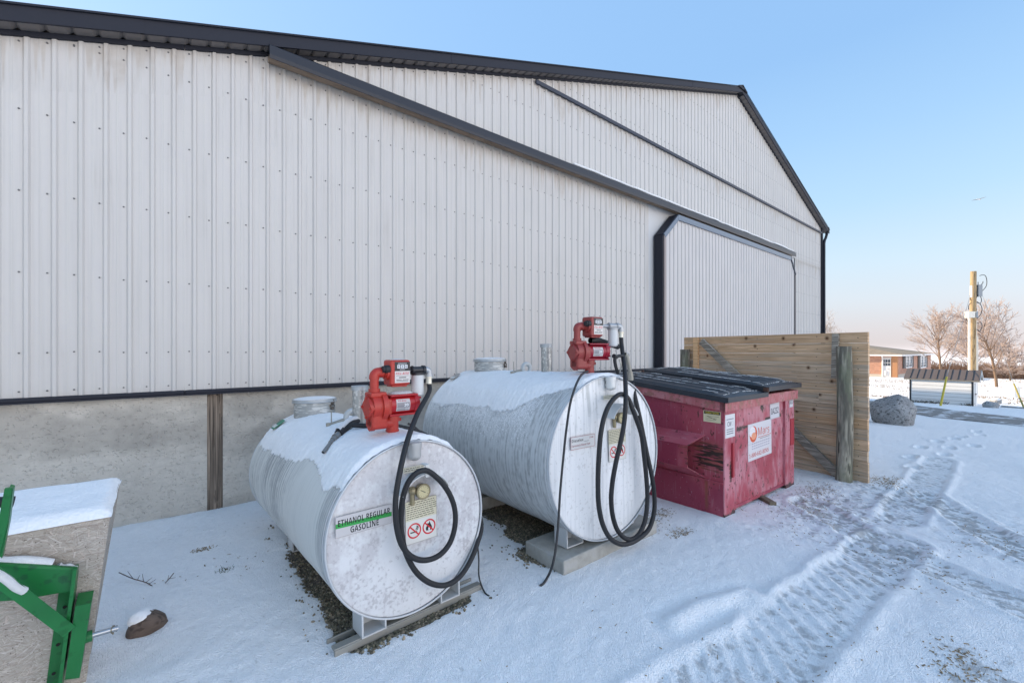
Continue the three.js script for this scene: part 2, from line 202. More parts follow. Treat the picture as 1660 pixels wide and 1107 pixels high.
// ------------------------------------------------------------------ barn
const NAVY = std([.011, .0125, .022], .72), NAVY2 = std([.03, .036, .055], .6), DARKIN = std([.02, .02, .02], .9);
{
  const X0 = -6, X1 = 18.21, PX = 11.42, PYs = 8.15, SL = .337, SOFF = .15, DEEP = 30;    // siding top follows the soffit
  const roofY = x => PYs - SL * Math.abs(x - PX);
  const barn = thing('barn', 'long white ribbed steel barn with navy trim and a sliding door behind the tanks', 'barn', [0, 0, 0]);
  // siding texture: chalky white with faint run-down streaks
  const sidingTex = n => tex(512, 512, (u, v, c) => { const st = fbm(u * 96, v * 3 + n, 3, 96, 3), b = fbm(u * 8, v * 8 + n, 4, 8, 8), sp = vn(u * 200, v * 200, 200, 200); const k = .57 * (1 - .05 * sst(.45, .8, st) - .05 * b) ; c[0] = k; c[1] = k * .955; c[2] = k * .905; const d = sst(.66, .8, st * .6 + b * .4); mix3(c, [c[0], c[1], c[2]], [.40, .37, .33], d * .2 + (sp > .985 ? .25 : 0)); }, { rep: [1 / 1.8, 1 / 3] });
  // grime that has run down from under the eaves and the door hood: brown, in drips
  const grimeTex = tex(1024, 256, (u, v, c) => { const y = 1 - v; const len = .18 + .75 * Math.pow(vn(u * 260, 1, 260, 8), 3) + .25 * fbm(u * 24, 3, 2, 24, 8); const g = sst(len, len - .35, y) * (.35 + .65 * fbm(u * 120, v * 10, 4, 120, 10)); const st = fbm(u * 288, v * 3, 3, 288, 3); const k = .556 * (1 - .05 * sst(.45, .8, st)); c[0] = k; c[1] = k * .955; c[2] = k * .905; mix3(c, [c[0], c[1], c[2]], [.36, .29, .22], g * .5); }, { rep: [1 / 5.4, 1 / .5] });
  const sidingMats = [0, 7, 15].map((n, i) => new THREE.MeshStandardMaterial({ map: sidingTex(n), roughness: .5, bumpMap: bumpGrain, bumpScale: .0006 }));
  const grimeMat = new THREE.MeshStandardMaterial({ map: grimeTex, roughness: .6 });
  const P = .15, prof = [[0, 0], [.012, .017], [.032, .017], [.044, 0], [.085, 0], [.089, .002], [.097, .002], [.101, 0], [.15, 0]];
  // one ribbed sheet between x0 and x1, from y0 to top(x); cut in rows at the grime line
  function sheet(x0, x1, y0f, y1f, z) {
    const cols = []; for (let x = x0; x < x1 - .001; x += P) for (const [dx, dz] of prof) if (x + dx <= x1 + .001 && (dx < .15 || x + P >= x1 - .01)) cols.push([x + dx, dz]);
    const build = (lo, hi, grime) => { const p = [], t = [], ix = []; cols.forEach(([x, dz], i) => { const a = lo(x), b = hi(x); const wv = (y) => .007 * (fbm(x * .9 + 3, y * .5, 3) - .5); p.push(x, a, z + dz + wv(a), x, b, z + dz + wv(b)); t.push(x, grime ? .5 - (b - a) : a, x, grime ? .5 : b); if (i) { const k = 2 * i; ix.push(k - 2, k, k - 1, k - 1, k, k + 1); } }); const g = new THREE.BufferGeometry(); g.setAttribute('position', new THREE.Float32BufferAttribute(p, 3)); g.setAttribute('uv', new THREE.Float32BufferAttribute(t, 2)); g.setIndex(ix); const f = g.toNonIndexed(); f.computeVertexNormals(); return f; };
    return build(y0f, y1f, false);
  }
  const HOODY = 4.47, BANDY = 5.71, BASE = 1.165, DL = 7.7, DR = 15.0; let n = 0;
  const siding = new THREE.Group(); siding.name = 'siding'; barn.add(siding);
  const screws = []; const screwG = new THREE.CylinderGeometry(.0065, .0075, .006, 6).rotateX(Math.PI / 2);
  const addScrews = (x0, x1, lo, hi, z = 0) => { for (let x = x0; x < x1 - .01; x += P) { for (let k = 0; k < 12; k++) { const y = 1.52 + .627 * k + .006 * Math.sin(x * 9 + k); if (y > lo(x) + .03 && y < hi(x) - .05) screws.push(screwG.clone().translate(x - .018, y, z + .004)); } const yb = hi(x) - .07; if (yb > lo(x)) screws.push(screwG.clone().translate(x - .018, yb, z + .004)); screws.push(screwG.clone().translate(x - .018, lo(x) + .05, z + .004)); } };
  for (let x = X0; x < X1 - .02; x += .9) {
    const xe = Math.min(x + .9, X1); const rt = q => roofY(q);
    const lowTop = q => Math.min(rt(q), HOODY), G = .45;
    const put = (a, b, lo, hi, m) => { if (hi((a + b) / 2) - lo((a + b) / 2) < .03) return; const hi2 = q => Math.max(lo(q) + .001, hi(q)); const cut = q => Math.max(lo(q), hi2(q) - G); const g1 = sheet(a, b, lo, cut, 0), g2 = sheet(a, b, cut, hi2, 0);
      // the top strip carries the run-down grime: its v counts down from the edge
      const uv = g2.attributes.uv, p = g2.attributes.position; for (let i = 0; i < uv.count; i++) uv.setY(i, .5 - (hi2(p.getX(i)) - p.getY(i)));
      const s = part('siding_sheet', g1, m, siding); s.position.z = (n % 2) * .0012; part('weathered_edge', g2, grimeMat, s); addScrews(a, b, lo, hi2); };
    const m = sidingMats[n++ % 3];
    if (x + .9 <= DL + .21 || x >= DR - .2) put(x, xe, () => BASE, lowTop, m);
    if (rt((x + xe) / 2) > HOODY + .05) put(x, xe, () => HOODY + .002, q => Math.min(rt(q), BANDY), m);
    if (rt((x + xe) / 2) > BANDY + .02) put(x, xe, () => BANDY + .002, rt, m);
  }
  const sc = part('screw', screws, std([.14, .14, .14], .6, .2), barn); sc.userData.kind = 'stuff';
  // wall core behind the sheets, roof slabs, far walls
  const wallShape = new THREE.Shape(); wallShape.moveTo(X0, 1.1); wallShape.lineTo(X1 - .02, 1.1); wallShape.lineTo(X1 - .02, roofY(X1) - .02); wallShape.lineTo(PX, PYs - .02); wallShape.lineTo(X0, roofY(X0) - .02); wallShape.closePath();
  const core = new THREE.ExtrudeGeometry(wallShape, { depth: .1, bevelEnabled: false }).translate(0, 0, -.125);
  part('wall_core', [core, core.clone().translate(0, 0, -DEEP + .2), box(.1, roofY(X1) - .05, DEEP - .2, X1 - .08, (roofY(X1) - .05) / 2, -DEEP / 2), box(.1, roofY(X0) - .05, DEEP - .2, X0 + .06, (roofY(X0) - .05) / 2, -DEEP / 2)], std([.6, .6, .6], .8), barn);
  const roofMat = std([.03, .032, .04], .5, .2);
  const xl = X0 - .3, xr = X1 + .35;
  const roofPoly = (xa, xb) => slab([V(xa, roofY(xa) + .118, SOFF - .015), V(xb, roofY(xb) + .118, SOFF - .015), V(xb, roofY(xb) + .118, -DEEP - .2), V(xa, roofY(xa) + .118, -DEEP - .2)].reverse(), V(0, 1, 0), .08);
  const roof = part('roof', [roofPoly(xl, PX), roofPoly(PX, xr)], roofMat, barn);
  // rake fascia in lengths of about 3 m, each lapped over the next
  const segs = (xa, xb, step) => { const L = []; for (let x = xa; x < xb - .01; x += step) L.push([x, Math.min(x + step, xb)]); return L; };
  const fb = (a, b, lo, hi, z, t) => slab([V(a, roofY(a) + lo, z), V(b, roofY(b) + lo, z), V(b, roofY(b) + hi, z), V(a, roofY(a) + hi, z)], V(0, 0, 1), t);
  let s = 0; for (const [a, b] of [...segs(xl, PX, 3.05), ...segs(PX, xr, 3.05)]) { part('fascia', [fb(a, b + .02, .0, .13, SOFF + .003 * (s % 2), .018), fb(a, b, .118, .134, SOFF + .02, .012)], NAVY, barn); s++; }
  for (let x = xl + 1; x < xr; x += .93) roof.add(shade(Object.assign(new THREE.Mesh(new THREE.SphereGeometry(.012, 6, 4), NAVY), { name: 'roof_screw' }))) ;
  roof.children.forEach((o, i) => { const x = xl + 1 + i * .93; o.position.set(x, roofY(x) + .128, SOFF - .03); });
  // ribbed soffit between wall and fascia, and the dark J-trim at the wall
  const sof = []; for (let x = xl; x < xr - .1; x += .15) { const b = Math.min(x + .15, xr); if (x < PX && b > PX) continue; const q = (p0, p1, dy0, dy1) => slab([V(p0, roofY(p0) + dy0, .02), V(p1, roofY(p1) + dy1, .02), V(p1, roofY(p1) + dy1, SOFF - .02), V(p0, roofY(p0) + dy0, SOFF - .02)], V(0, -1, 0), .004); sof.push(q(x, x + .1, .006, .006), q(x + .1, x + .13, .006, .026), q(x + .13, b, .026, .006)); }
  part('soffit', sof, std([.17, .15, .14], .7), barn);
  s = 0; for (const [a, b] of [...segs(xl + .3, PX, 3.05), ...segs(PX, X1, 3.05)]) part('edge_trim', fb(a, b - .004, -.035, .004, .026, .022), NAVY, barn);
  part('ridge_cap', [slab([V(PX - .25, roofY(PX - .25) + .122, SOFF + .03), V(PX, PYs + .135, SOFF + .03), V(PX + .25, roofY(PX + .25) + .122, SOFF + .03), V(PX + .25, roofY(PX + .25) + .145, SOFF + .03), V(PX, PYs + .16, SOFF + .03), V(PX - .25, roofY(PX - .25) + .145, SOFF + .03)], V(0, 0, 1), DEEP)], NAVY, barn);
  // belt trim
  for (const [a, b] of segs(4.42, X1, 3.05)) part('belt_trim', rbox(b - a - .004, .06, .03, (a + b) / 2, BANDY, .034, .006), NAVY2, barn);
  // base trim and foundation
  for (const [a, b] of segs(X0, DL, 3.05)) part('base_trim', [rbox(b - a - .003, .036, .05, (a + b) / 2, 1.15, .02, .01), box(b - a - .003, .012, .075, (a + b) / 2, 1.128, .02)], NAVY, barn);
  const concTex = tex(1024, 512, (u, v, c) => { const a = fbm(u * 10, v * 5, 5, 10, 5), b = fbm(u * 60, v * 30, 4, 60, 30), p = fbm(u * 260, v * 130, 2, 260, 130); let k = .54 + .16 * (a - .5) + .12 * (b - .5); { const big = fbm(u * 4, v * 3 + 2, 4, 4, 3); k *= 1 - .28 * sst(.48, .68, big); } c[0] = k; c[1] = k * .925; c[2] = k * .81; const d = sst(.6, .72, a * .5 + b * .5); mix3(c, [c[0], c[1], c[2]], [.38, .345, .30], d * .35); const pit = sst(.74, .8, p) ; mix3(c, [c[0], c[1], c[2]], [.30, .275, .24], pit * .35); const lg = sst(.62, .75, fbm(u * 20 + 4, v * 6, 3, 20, 6)); mix3(c, [c[0], c[1], c[2]], [.50, .455, .39], lg * .25); const scr = sst(.7, .8, fbm(u * 14, v * 130, 3, 14, 130)); mix3(c, [c[0], c[1], c[2]], [.27, .25, .225], scr * .2); }, { rep: [1 / 2.4, 1 / 1.2] });
  const concBump = tex(1024, 512, (u, v, c) => { const p = fbm(u * 150, v * 75, 2, 150, 75), b = fbm(u * 60, v * 30, 4, 60, 30), a = fbm(u * 12, v * 6, 4, 12, 6); c[0] = c[1] = c[2] = .4 * b + .5 * a - sst(.7, .8, p) * .4 + .3; }, { linear: true, rep: [1 / 2.4, 1 / 1.2] });
  const concMat = new THREE.MeshStandardMaterial({ map: concTex, roughness: .92, bumpMap: concBump, bumpScale: .011 });
  for (const [a, b] of [[X0, .268], [.392, 3.2], [3.34, 6.2], [6.34, DL + .1]]) { const g = new THREE.BoxGeometry(b - a, 1.32, .16, 120, 50, 1).translate((a + b) / 2, .46, -.088); const p = g.attributes.position; for (let i = 0; i < p.count; i++) if (p.getZ(i) > -.02) p.setZ(i, p.getZ(i) + (fbm(p.getX(i) * 7, p.getY(i) * 7, 4) - .5) * .014); g.computeVertexNormals(); part('foundation_panel', triUV(g), concMat, barn); }
  const oldWood = tex(256, 512, (u, v, c) => { const g = fbm(u * 26 + .6 * fbm(u * 3, v * 3, 3, 3, 3), v * 2.5, 5, 0, 0), b = fbm(u * 3, v * 6, 4, 3, 6); const k = .06 + .17 * sst(.3, .75, g) + .05 * (b - .4); c[0] = k * 1.35; c[1] = k * 1.05; c[2] = k * .80; mix3(c, [c[0], c[1], c[2]], [.02, .017, .014], sst(.60, .72, g * .5 + b * .5) * .8); }, { rep: [1 / .124, 1 / 1.1] });
  for (const x of [.33, 3.27, 6.27]) { const g = new THREE.BoxGeometry(.122, 1.31, .14, 14, 40, 1).translate(x, .46, -.078); const p = g.attributes.position; for (let i = 0; i < p.count; i++) if (p.getZ(i) > -.02) p.setZ(i, p.getZ(i) - .012 * sst(.55, .8, fbm(p.getX(i) * 60, p.getY(i) * 3, 3)) + (fbm(p.getX(i) * 40, p.getY(i) * 2, 3) - .5) * .006); g.computeVertexNormals(); part('foundation_post', triUV(g, 1, -.27), new THREE.MeshStandardMaterial({ map: oldWood, roughness: .9 }), barn); }
  // hood over the door track
  const HL = .76, HR = 15.1; const hoodShape = new THREE.Shape([[.021, 4.60], [.155, 4.572], [.188, 4.545], [.192, 4.455], [.187, 4.42], [.178, 4.42], [.18, 4.465], [.15, 4.52], [.021, 4.55]].map(a => new THREE.Vector2(...a)));
  const hoodMat = std([.013, .016, .025], .45, .15);
  for (const [a, b] of segs(HL, HR, 3.6)) { const g = new THREE.ExtrudeGeometry(hoodShape, { depth: b - a + .01, bevelEnabled: false }).rotateY(Math.PI / 2).scale(1, 1, -1); const ix = g; g.applyMatrix4(new THREE.Matrix4()); const f = g.index ? g.toNonIndexed() : g; const p = f.attributes.position; for (let i = 0; i < p.count; i += 3) { const t = [p.getX(i + 1), p.getY(i + 1), p.getZ(i + 1)]; p.setXYZ(i + 1, p.getX(i + 2), p.getY(i + 2), p.getZ(i + 2)); p.setXYZ(i + 2, ...t); } f.computeVertexNormals(); f.translate(a, (Math.round(a) % 2) * .002, 0); part('track_hood', f, hoodMat, barn); }
  const boardTex = tex(512, 64, (u, v, c) => { const g = fbm(u * 12, v * 10, 4, 12, 10); const k = .13 + .14 * g; c[0] = k * 1.25; c[1] = k * .92; c[2] = k * .66; }, { rep: [1 / 2, 1 / .25] });
  for (const [a, b] of segs(HL + .01, HR, 3.6)) part('track_board', triUV(box(b - a - .004, .05, .14, (a + b) / 2, 4.482, .095)), new THREE.MeshStandardMaterial({ map: boardTex, roughness: .85 }), barn);
  { const g = []; for (let x = 4.6; x < HR; x += .06) { const w = .02 + .03 * fbm(x * 2, 3, 3); const t = sst(4.5, 6, x); if (vn(x * 1.2, 8) * .6 + t * .5 > .38) g.push(rbox(.061, .016 + w * .5, .1 + .06 * vn(x * 3, 1), x, 4.585 + .012 * t + w * .2, .09, .008)); } const sn = part('snow', g, snowMat, barn); sn.userData.kind = 'stuff'; }
  // sliding door
  const door = new THREE.Group(); door.name = 'sliding_door'; barn.add(door);
  const DT = 4.35, DZ = .2, ch = .5; const outline = (i) => [[DL + i, .3], [DR - i, .3], [DR - i, DT - ch], [DR - .42 - i * .4, DT - i], [DL + .55 + i * .4, DT - i], [DL + i, DT - ch]];
  const top = x => x < DL + .55 ? lerp(DT - ch, DT, (x - DL) / .55) : x > DR - .42 ? lerp(DT - ch, DT, (DR - x) / .42) : DT;
  const ins = (a, b, m, nm) => part(nm, sheet(a, b, () => .3, q => top(q) - .04, DZ - .012), m, door);
  const doorMat = new THREE.MeshStandardMaterial({ map: sidingTex(23), roughness: .5, color: new THREE.Color(.97, .965, .985) });
  for (let x = DL + .1; x < DR - .06; x += .9) ins(x, Math.min(x + .9, DR - .04), doorMat, 'door_sheet');
  const o1 = outline(0), fr = (i, j, w) => bar(V(o1[i][0], o1[i][1], DZ), V(o1[j][0], o1[j][1], DZ), .03, w, V(o1[j][1] - o1[i][1], -(o1[j][0] - o1[i][0]), 0));
  part('door_edge', [box(.04, DT - ch - .3, DZ - .01, DL, (DT - ch + .3) / 2, DZ / 2 + .005), bar(V(DL, DT - ch, DZ / 2 + .005), V(DL + .55, DT, DZ / 2 + .005), DZ - .01, .04, V(-.5, .55, 0))], NAVY, door);
  part('door_stile', box(.07, DT - ch - .3, .03, DL + .055, (DT - ch + .3) / 2, DZ + .005), std([.30, .25, .235], .6), door);
  part('door_rail', [box(DR - DL - .95, .11, .03, (DL + .55 + DR - .42) / 2, DT - .055, DZ + .012)], std([.115, .15, .20], .4, .2), door);
  part('corner_trim', bar(V(DL + .03, DT - ch - .02, DZ + .01), V(DL + .58, DT - .03, DZ + .01), .03, .09, V(-.5, .55, 0)), std([.115, .15, .20], .4, .2), door);
  part('corner_trim', bar(V(DR - .4, DT - .02, DZ + .01), V(DR, DT - ch, DZ + .01), .03, .05, V(.5, .42, 0)), NAVY2, door);
  part('door_stile', box(.045, DT - ch - .3, DZ, DR, (DT - ch + .3) / 2, DZ / 2 + .008), NAVY, door);
  // corner trim, short gutter and downspout at the far corner
  part('corner_trim', [box(.10, roofY(X1) - .3, .03, X1 - .045, (roofY(X1) - .3) / 2 + .3, .035), box(.03, roofY(X1) - .3, .1, X1 + .01, (roofY(X1) - .3) / 2 + .3, 0)], NAVY, barn);
  part('gutter', [box(.13, .14, DEEP, X1 + .30, roofY(X1) + .02, -DEEP / 2 + SOFF)], NAVY, barn);
  part('downspout', tube([V(X1 + .28, roofY(X1) - .05, .1), V(X1 + .22, roofY(X1) - .25, .09), V(X1 + .03, roofY(X1) - .45, .08), V(X1 + .01, roofY(X1) - .8, .08), V(X1 + .01, 3, .08), V(X1 + .01, .2, .08)], .045, 40, 8), NAVY, barn);
  const rw = thing('roof_wood_scrap', 'brown splintered wood end poking out beside the left end of the door hood', 'wood scrap'); part('wood_end', [bar(V(1.12, 4.56, .05), V(1.32, 4.60, .06), .05, .05), bar(V(1.2, 4.545, .09), V(1.36, 4.59, .07), .03, .02)], std([.20, .13, .085], .9), rw);
}
// ------------------------------------------------------------------ fuel tanks
const GALV = std([.42, .44, .45], .45, .55), STEELW = std([.50, .50, .48], .5, .15), BLACKP = std([.018, .018, .02], .6), BRASS = std([.62, .58, .45], .4, .5), RUBBER = std([.014, .014, .016], .62), RUBBER2 = std([.03, .03, .032], .55);
const streak = (u, v, n) => .6 * fbm(u * 140 + n, v * 4, 4, 140, 4) + .4 * fbm(u * 40, v * 10 + n, 4, 40, 10);
// shell: worn white paint over dull galvanised steel; u runs along the tank (0 front .. 1 back), v round it (0 at the top)
const shellTex = [0, 1].map(k => tex(1024, 1024, (u, v, c) => {
  const s = fbm(u * 170 + k * 40, v * 5, 4, 170 , 5), b = fbm(u * 6 + k * 3.3, v * 8 + k, 5, 0, 8), f = fbm(u * 90, v * 90, 3, 90, 90), sc = fbm(u * 14 + v * 30, v * 90 - u * 20, 2);
  const s2 = fbm(u * 260 + k * 9, v * 22, 3, 0, 22); let wht = k ? .26 * s + .34 * s2 + .12 * b + .28 * f : .45 * s + .15 * s2 + .30 * b + .10 * f; wht = sst(k ? .33 : .35, k ? .60 : .57, wht) * (k ? .92 : 1);
  const scr = sst(.80, .86, fbm(u * 9 + v * 16, u * 50 - v * 60, 2)); wht = Math.max(wht, scr * .9);
  // the front metre of the first tank has been repainted in wide brush strokes
  if (!k) { const band = sst(.03, .10, u + (s - .5) * .12) * sst(.50, .30, u + (s - .5) * .25); wht = lerp(wht, 1, band * .85); const bare = sst(.10, .06, u + (s - .5) * .04); wht = lerp(wht, .45 * s, bare * .6); }
  const d = (k ? .36 : .30) + .12 * f; mix3(c, [d * .97, d, d * 1.0], k ? [.64, .655, .65] : [.70, .70, .66], wht); if (k) { const dens = sst(.70, .86, v) * sst(.03, .2, u); if (vn(u * 420, v * 760, 0, 760) > 1 - .62 * dens * dens * (.4 + 1.1 * fbm(u * 12, v * 24, 3))) mix3(c, [c[0], c[1], c[2]], [.86, .86, .86], .85); } if (u < .012) mix3(c, [c[0], c[1], c[2]], [.66, .67, .68], .7);
}));
const faceTex = [0, 1].map(k => tex(1024, 1024, (u, v, c) => {
  const x = u * 2 - 1, y = v * 2 - 1, m = fbm(u * 9 + k * 5, v * 7, 5), f = fbm(u * 70, v * 70, 3), st = fbm(u * 60 + k * 9, v * 3, 4);
  if (!k) { const dirt = sst(.34, .66, m * .42 + st * .2 + .3 * f + .22 * sst(-.55, .25, y + (m - .5) * .9) - .06); mix3(c, [.72, .715, .71], [.47, .435, .44], dirt * .6); const sp = sst(.60, .68, f * .7 + m * .3); mix3(c, [c[0], c[1], c[2]], [.30, .28, .28], sp * .3); const pat = sst(.66, .72, fbm(u * 26, v * 26, 4)); mix3(c, [c[0], c[1], c[2]], [.7, .7, .69], pat * .6); }
  else { mix3(c, [.80, .795, .785], [.70, .70, .70], sst(.4, .7, st)); const dirt = sst(.52, .72, m * .5 + st * .5) * (y > .15 ? 1 : .25); mix3(c, [c[0], c[1], c[2]], [.40, .41, .39], dirt * .55); const sp = sst(.68, .74, f); mix3(c, [c[0], c[1], c[2]], [.4, .38, .35], sp * .3); }
}, { clamp: true }));
function noSmoke(g, x, y, r, flame) { g.strokeStyle = '#1c1a1a'; g.fillStyle = '#1c1a1a'; g.lineWidth = r * .13; if (flame) { g.beginPath(); g.moveTo(x - r * .4, y + r * .5); g.bezierCurveTo(x - r * .7, y, x - r * .2, y - r * .1, x - r * .25, y - r * .5); g.bezierCurveTo(x + r * .1, y - r * .3, x, y - .75 * r, x + r * .1, y - r * .75); g.bezierCurveTo(x + r * .2, y - r * .2, x + r * .6, y, x + r * .4, y + r * .5); g.closePath(); g.fill(); g.fillStyle = '#eee'; g.beginPath(); g.ellipse(x, y + r * .3, r * .12, r * .22, 0, 0, 7); g.fill(); } else { g.fillRect(x - r * .6, y + r * .1, r * 1.0, r * .16); g.beginPath(); g.moveTo(x + r * .3, y); g.bezierCurveTo(x + r * .1, y - r * .3, x + r * .6, y - r * .3, x + r * .35, y - r * .6); g.stroke(); g.beginPath(); g.moveTo(x + r * .5, y); g.bezierCurveTo(x + r * .4, y - r * .2, x + r * .7, y - r * .3, x + r * .5, y - r * .5); g.stroke(); } g.strokeStyle = '#c8202c'; g.lineWidth = r * .2; g.beginPath(); g.arc(x, y, r * .92, 0, 7); g.stroke(); g.beginPath(); g.moveTo(x - r * .65, y - r * .65); g.lineTo(x + r * .65, y + r * .65); g.stroke(); }
const signTex = canvasTex(400, 480, (g, w, h) => { g.fillStyle = '#d9d6cf'; g.fillRect(0, 0, w, h); g.fillStyle = '#cfc8ae'; g.fillRect(0, 0, w, 220); g.fillStyle = '#4a4436'; g.font = 'bold 17px sans-serif'; for (let i = 0; i < 8; i++) for (let x = 14, k = i; x < w - 40; k++) { const q = 12 + (k * 37 % 41); g.fillRect(x, 24 + i * 24, q, 8); x += q + 8; } g.strokeStyle = '#8a8478'; g.lineWidth = 3; g.strokeRect(2, 2, w - 4, h - 4); noSmoke(g, 108, 340, 84, false); noSmoke(g, 296, 340, 84, true); });
const ethTex = canvasTex(640, 220, (g, w, h) => { g.fillStyle = '#c4c0bf'; g.fillRect(0, 0, w, h); g.fillStyle = '#2f9a45'; g.beginPath(); g.moveTo(0, 74); g.lineTo(w, 92); g.lineTo(w, 140); g.lineTo(0, 122); g.fill(); g.fillStyle = '#16181a'; g.textAlign = 'center'; g.font = 'bold 90px sans-serif'; g.save(); g.fillText('ETHANOL REGULAR', w / 2, 104, 600); g.fillText('GASOLINE', w / 2, 200, 330); g.restore(); g.strokeStyle = '#8d7f7f'; g.lineWidth = 3; g.strokeRect(1, 1, w - 2, h - 2); });
const dieTex = canvasTex(520, 200, (g, w, h) => { g.fillStyle = '#cfcdca'; g.fillRect(0, 0, w, h); g.strokeStyle = '#a04848'; g.lineWidth = 5; g.strokeRect(4, 4, w - 8, h - 8); g.fillStyle = '#3a3434'; g.font = 'bold 62px sans-serif'; g.fillText('Dieselex', 16, 86); g.fillRect(280, 92, 110, 5); g.fillStyle = '#8d4a4a'; g.font = 'bold 40px sans-serif'; g.fillText('2148', 400, 60); g.font = 'bold 44px sans-serif'; g.fillText('Farmstock Diesel Fuel', 16, 158, 400); });
const strip = canvasTex(300, 70, (g, w, h) => { g.fillStyle = '#d2ccb8'; g.fillRect(0, 0, w, h); g.fillStyle = '#6a6456'; for (let j = 0; j < 2; j++) for (let x = 14, k = j; x < w - 40; k++) { const q = 14 + (k * 29 % 37); g.fillRect(x, 16 + j * 24, q, 10); x += q + 9; } });
const gaugeTex = canvasTex(128, 128, (g) => { g.fillStyle = '#c9bd93'; g.fillRect(0, 0, 128, 128); g.strokeStyle = '#333'; g.lineWidth = 3; for (let a = 0; a < 12; a++) { g.beginPath(); g.moveTo(64 + 46 * Math.cos(a * .5236), 64 + 46 * Math.sin(a * .5236)); g.lineTo(64 + 54 * Math.cos(a * .5236), 64 + 54 * Math.sin(a * .5236)); g.stroke(); } g.lineWidth = 6; g.beginPath(); g.moveTo(30, 44); g.lineTo(84, 76); g.stroke(); });
const paper = (t, r = .6) => new THREE.MeshStandardMaterial({ map: t, roughness: r });

function makeTank(o) {
  const { c, R, L, yaw, tilt, k } = o; const t = thing('fuel_tank', o.label, 'fuel tank', c, 0); t.rotation.set(-tilt, yaw, 0, 'YXZ');
  // local frame: +z out of the front face, origin at the middle of the front face
  const shellG = (() => { const N = 96, M = 24, p = [], uv = [], ix = []; for (let j = 0; j <= M; j++) for (let i = 0; i <= N; i++) { const a = i / N * 2 * Math.PI, z = -j / M * L, r = R + .0012 * Math.sin(a * 3 + j) + .002 * (fbm(i * .3, j * .5, 2) - .5); p.push(Math.sin(a) * r, Math.cos(a) * r, z); uv.push(j / M, i / N); if (j && i) { const q = j * (N + 1) + i; ix.push(q, q - 1, q - N - 2, q, q - N - 2, q - N - 1); } } const g = new THREE.BufferGeometry(); g.setAttribute('position', new THREE.Float32BufferAttribute(p, 3)); g.setAttribute('uv', new THREE.Float32BufferAttribute(uv, 2)); g.setIndex(ix); g.computeVertexNormals(); return g; })();
  part('shell', shellG, new THREE.MeshStandardMaterial({ map: shellTex[k], roughness: .5, metalness: .12, side: THREE.DoubleSide, bumpMap: bumpGrain, bumpScale: .0008 }), t);
  const disc = (z, s) => { const pts = [[0, .012], [R * .5, .009], [R * .85, .003], [R - .012, 0], [R - .004, -.006]].reverse(); const g = new THREE.LatheGeometry(pts.map(a => new THREE.Vector2(a[0], a[1])), 96).rotateX(Math.PI / 2); if (s < 0) g.rotateY(Math.PI); const p = g.attributes.position, uv = g.attributes.uv; for (let i = 0; i < uv.count; i++) uv.setXY(i, .5 + p.getX(i) / R / 2, .5 + p.getY(i) / R / 2); return g.translate(0, 0, z); };
  part('end_plate', disc(-.008, 1), new THREE.MeshStandardMaterial({ map: faceTex[k], roughness: .42, metalness: .05, side: THREE.DoubleSide }), t);
  part('end_plate', disc(-L + .008, -1), new THREE.MeshStandardMaterial({ map: faceTex[k], roughness: .5, side: THREE.DoubleSide }), t);
  part('rim', [new THREE.TorusGeometry(R - .002, .006, 8, 120), new THREE.TorusGeometry(R + .001, .004, 6, 120).translate(0, 0, -.035), new THREE.TorusGeometry(R - .002, .006, 8, 120).translate(0, 0, -L)], std([.56, .57, .58], .4, .2), t);
  // snow lying on the top
  const sa = o.snow, N = 70, M = 220, p = [], ix = []; const edge = (z, s) => sa(z, s) + .13 * (fbm(z * 9 + s * 4 + k * 7, 2, 4) - .5) + .07 * (fbm(z * 55 + s, 5 + k, 3) - .5);
  for (let j = 0; j <= M; j++) for (let i = 0; i <= N; i++) { const z = -.012 - j / M * (L - .03), w = i / N * 2 - 1, a = w > 0 ? w * edge(z, 1) : w * edge(z, -1); const e = 1 - Math.abs(w); const th = .027 * Math.pow(Math.min(1, e * 3.2), k ? 1.25 : .8) * sst(0, .05, -z - .005 + .01 * vn(a * 20, 3)) * sst(-.001, .05, L + z - .012) * (.7 + .6 * fbm(z * 5 + 3, a * 4, 4)) + .006 * (fbm(z * 40, a * 30, 2) - .5) * sst(0, .2, e); const r = R + Math.max(e < .001 ? -.002 : .0005, th); p.push(Math.sin(a) * r, Math.cos(a) * r, z); if (j && i) { const q = j * (N + 1) + i; ix.push(q, q - 1, q - N - 2, q, q - N - 2, q - N - 1); } }
  const sg = new THREE.BufferGeometry(); sg.setAttribute('position', new THREE.Float32BufferAttribute(p, 3)); sg.setIndex(ix); sg.computeVertexNormals(); const sg2 = triUV(sg.toNonIndexed(), .8); const sm = snowMat.clone(); sm.side = THREE.DoubleSide; part('snow_cap', sg2, sm, t).userData.kind = 'stuff';
  // frost crumbs clinging below the edge of the snow
  const rnd = rngOf(50 + k), cr = []; for (let i = 0; i < (k ? 2600 : 900); i++) { const z = -.06 - rnd() * (L - .1), a = -edge(z, -1) + .02 - .24 * rnd() * rnd() * rnd() * (k ? 1 : .4), s = .0016 + .0042 * rnd() * rnd(); cr.push(new THREE.TetrahedronGeometry(s).rotateX(rnd() * 6).rotateZ(rnd() * 6).translate(Math.sin(a) * (R + .001), Math.cos(a) * (R + .001), z)); } part('frost', cr.map(g => g), snowMat, t).userData.kind = 'stuff';
  const onTop = (x, z, h = 0) => V(x, Math.sqrt(R * R - x * x) + h, z);
  // hatch
  const [hx, hz, hr, hh] = o.hatch; const hb = R * .93; const hatch = part('manhole', [new THREE.CylinderGeometry(hr, hr, hh + R - hb, 48, 1).translate(hx, hb + (hh + R - hb) / 2, hz)], new THREE.MeshStandardMaterial({ map: bumpMapTone(), roughness: .5, metalness: .35 }), t);
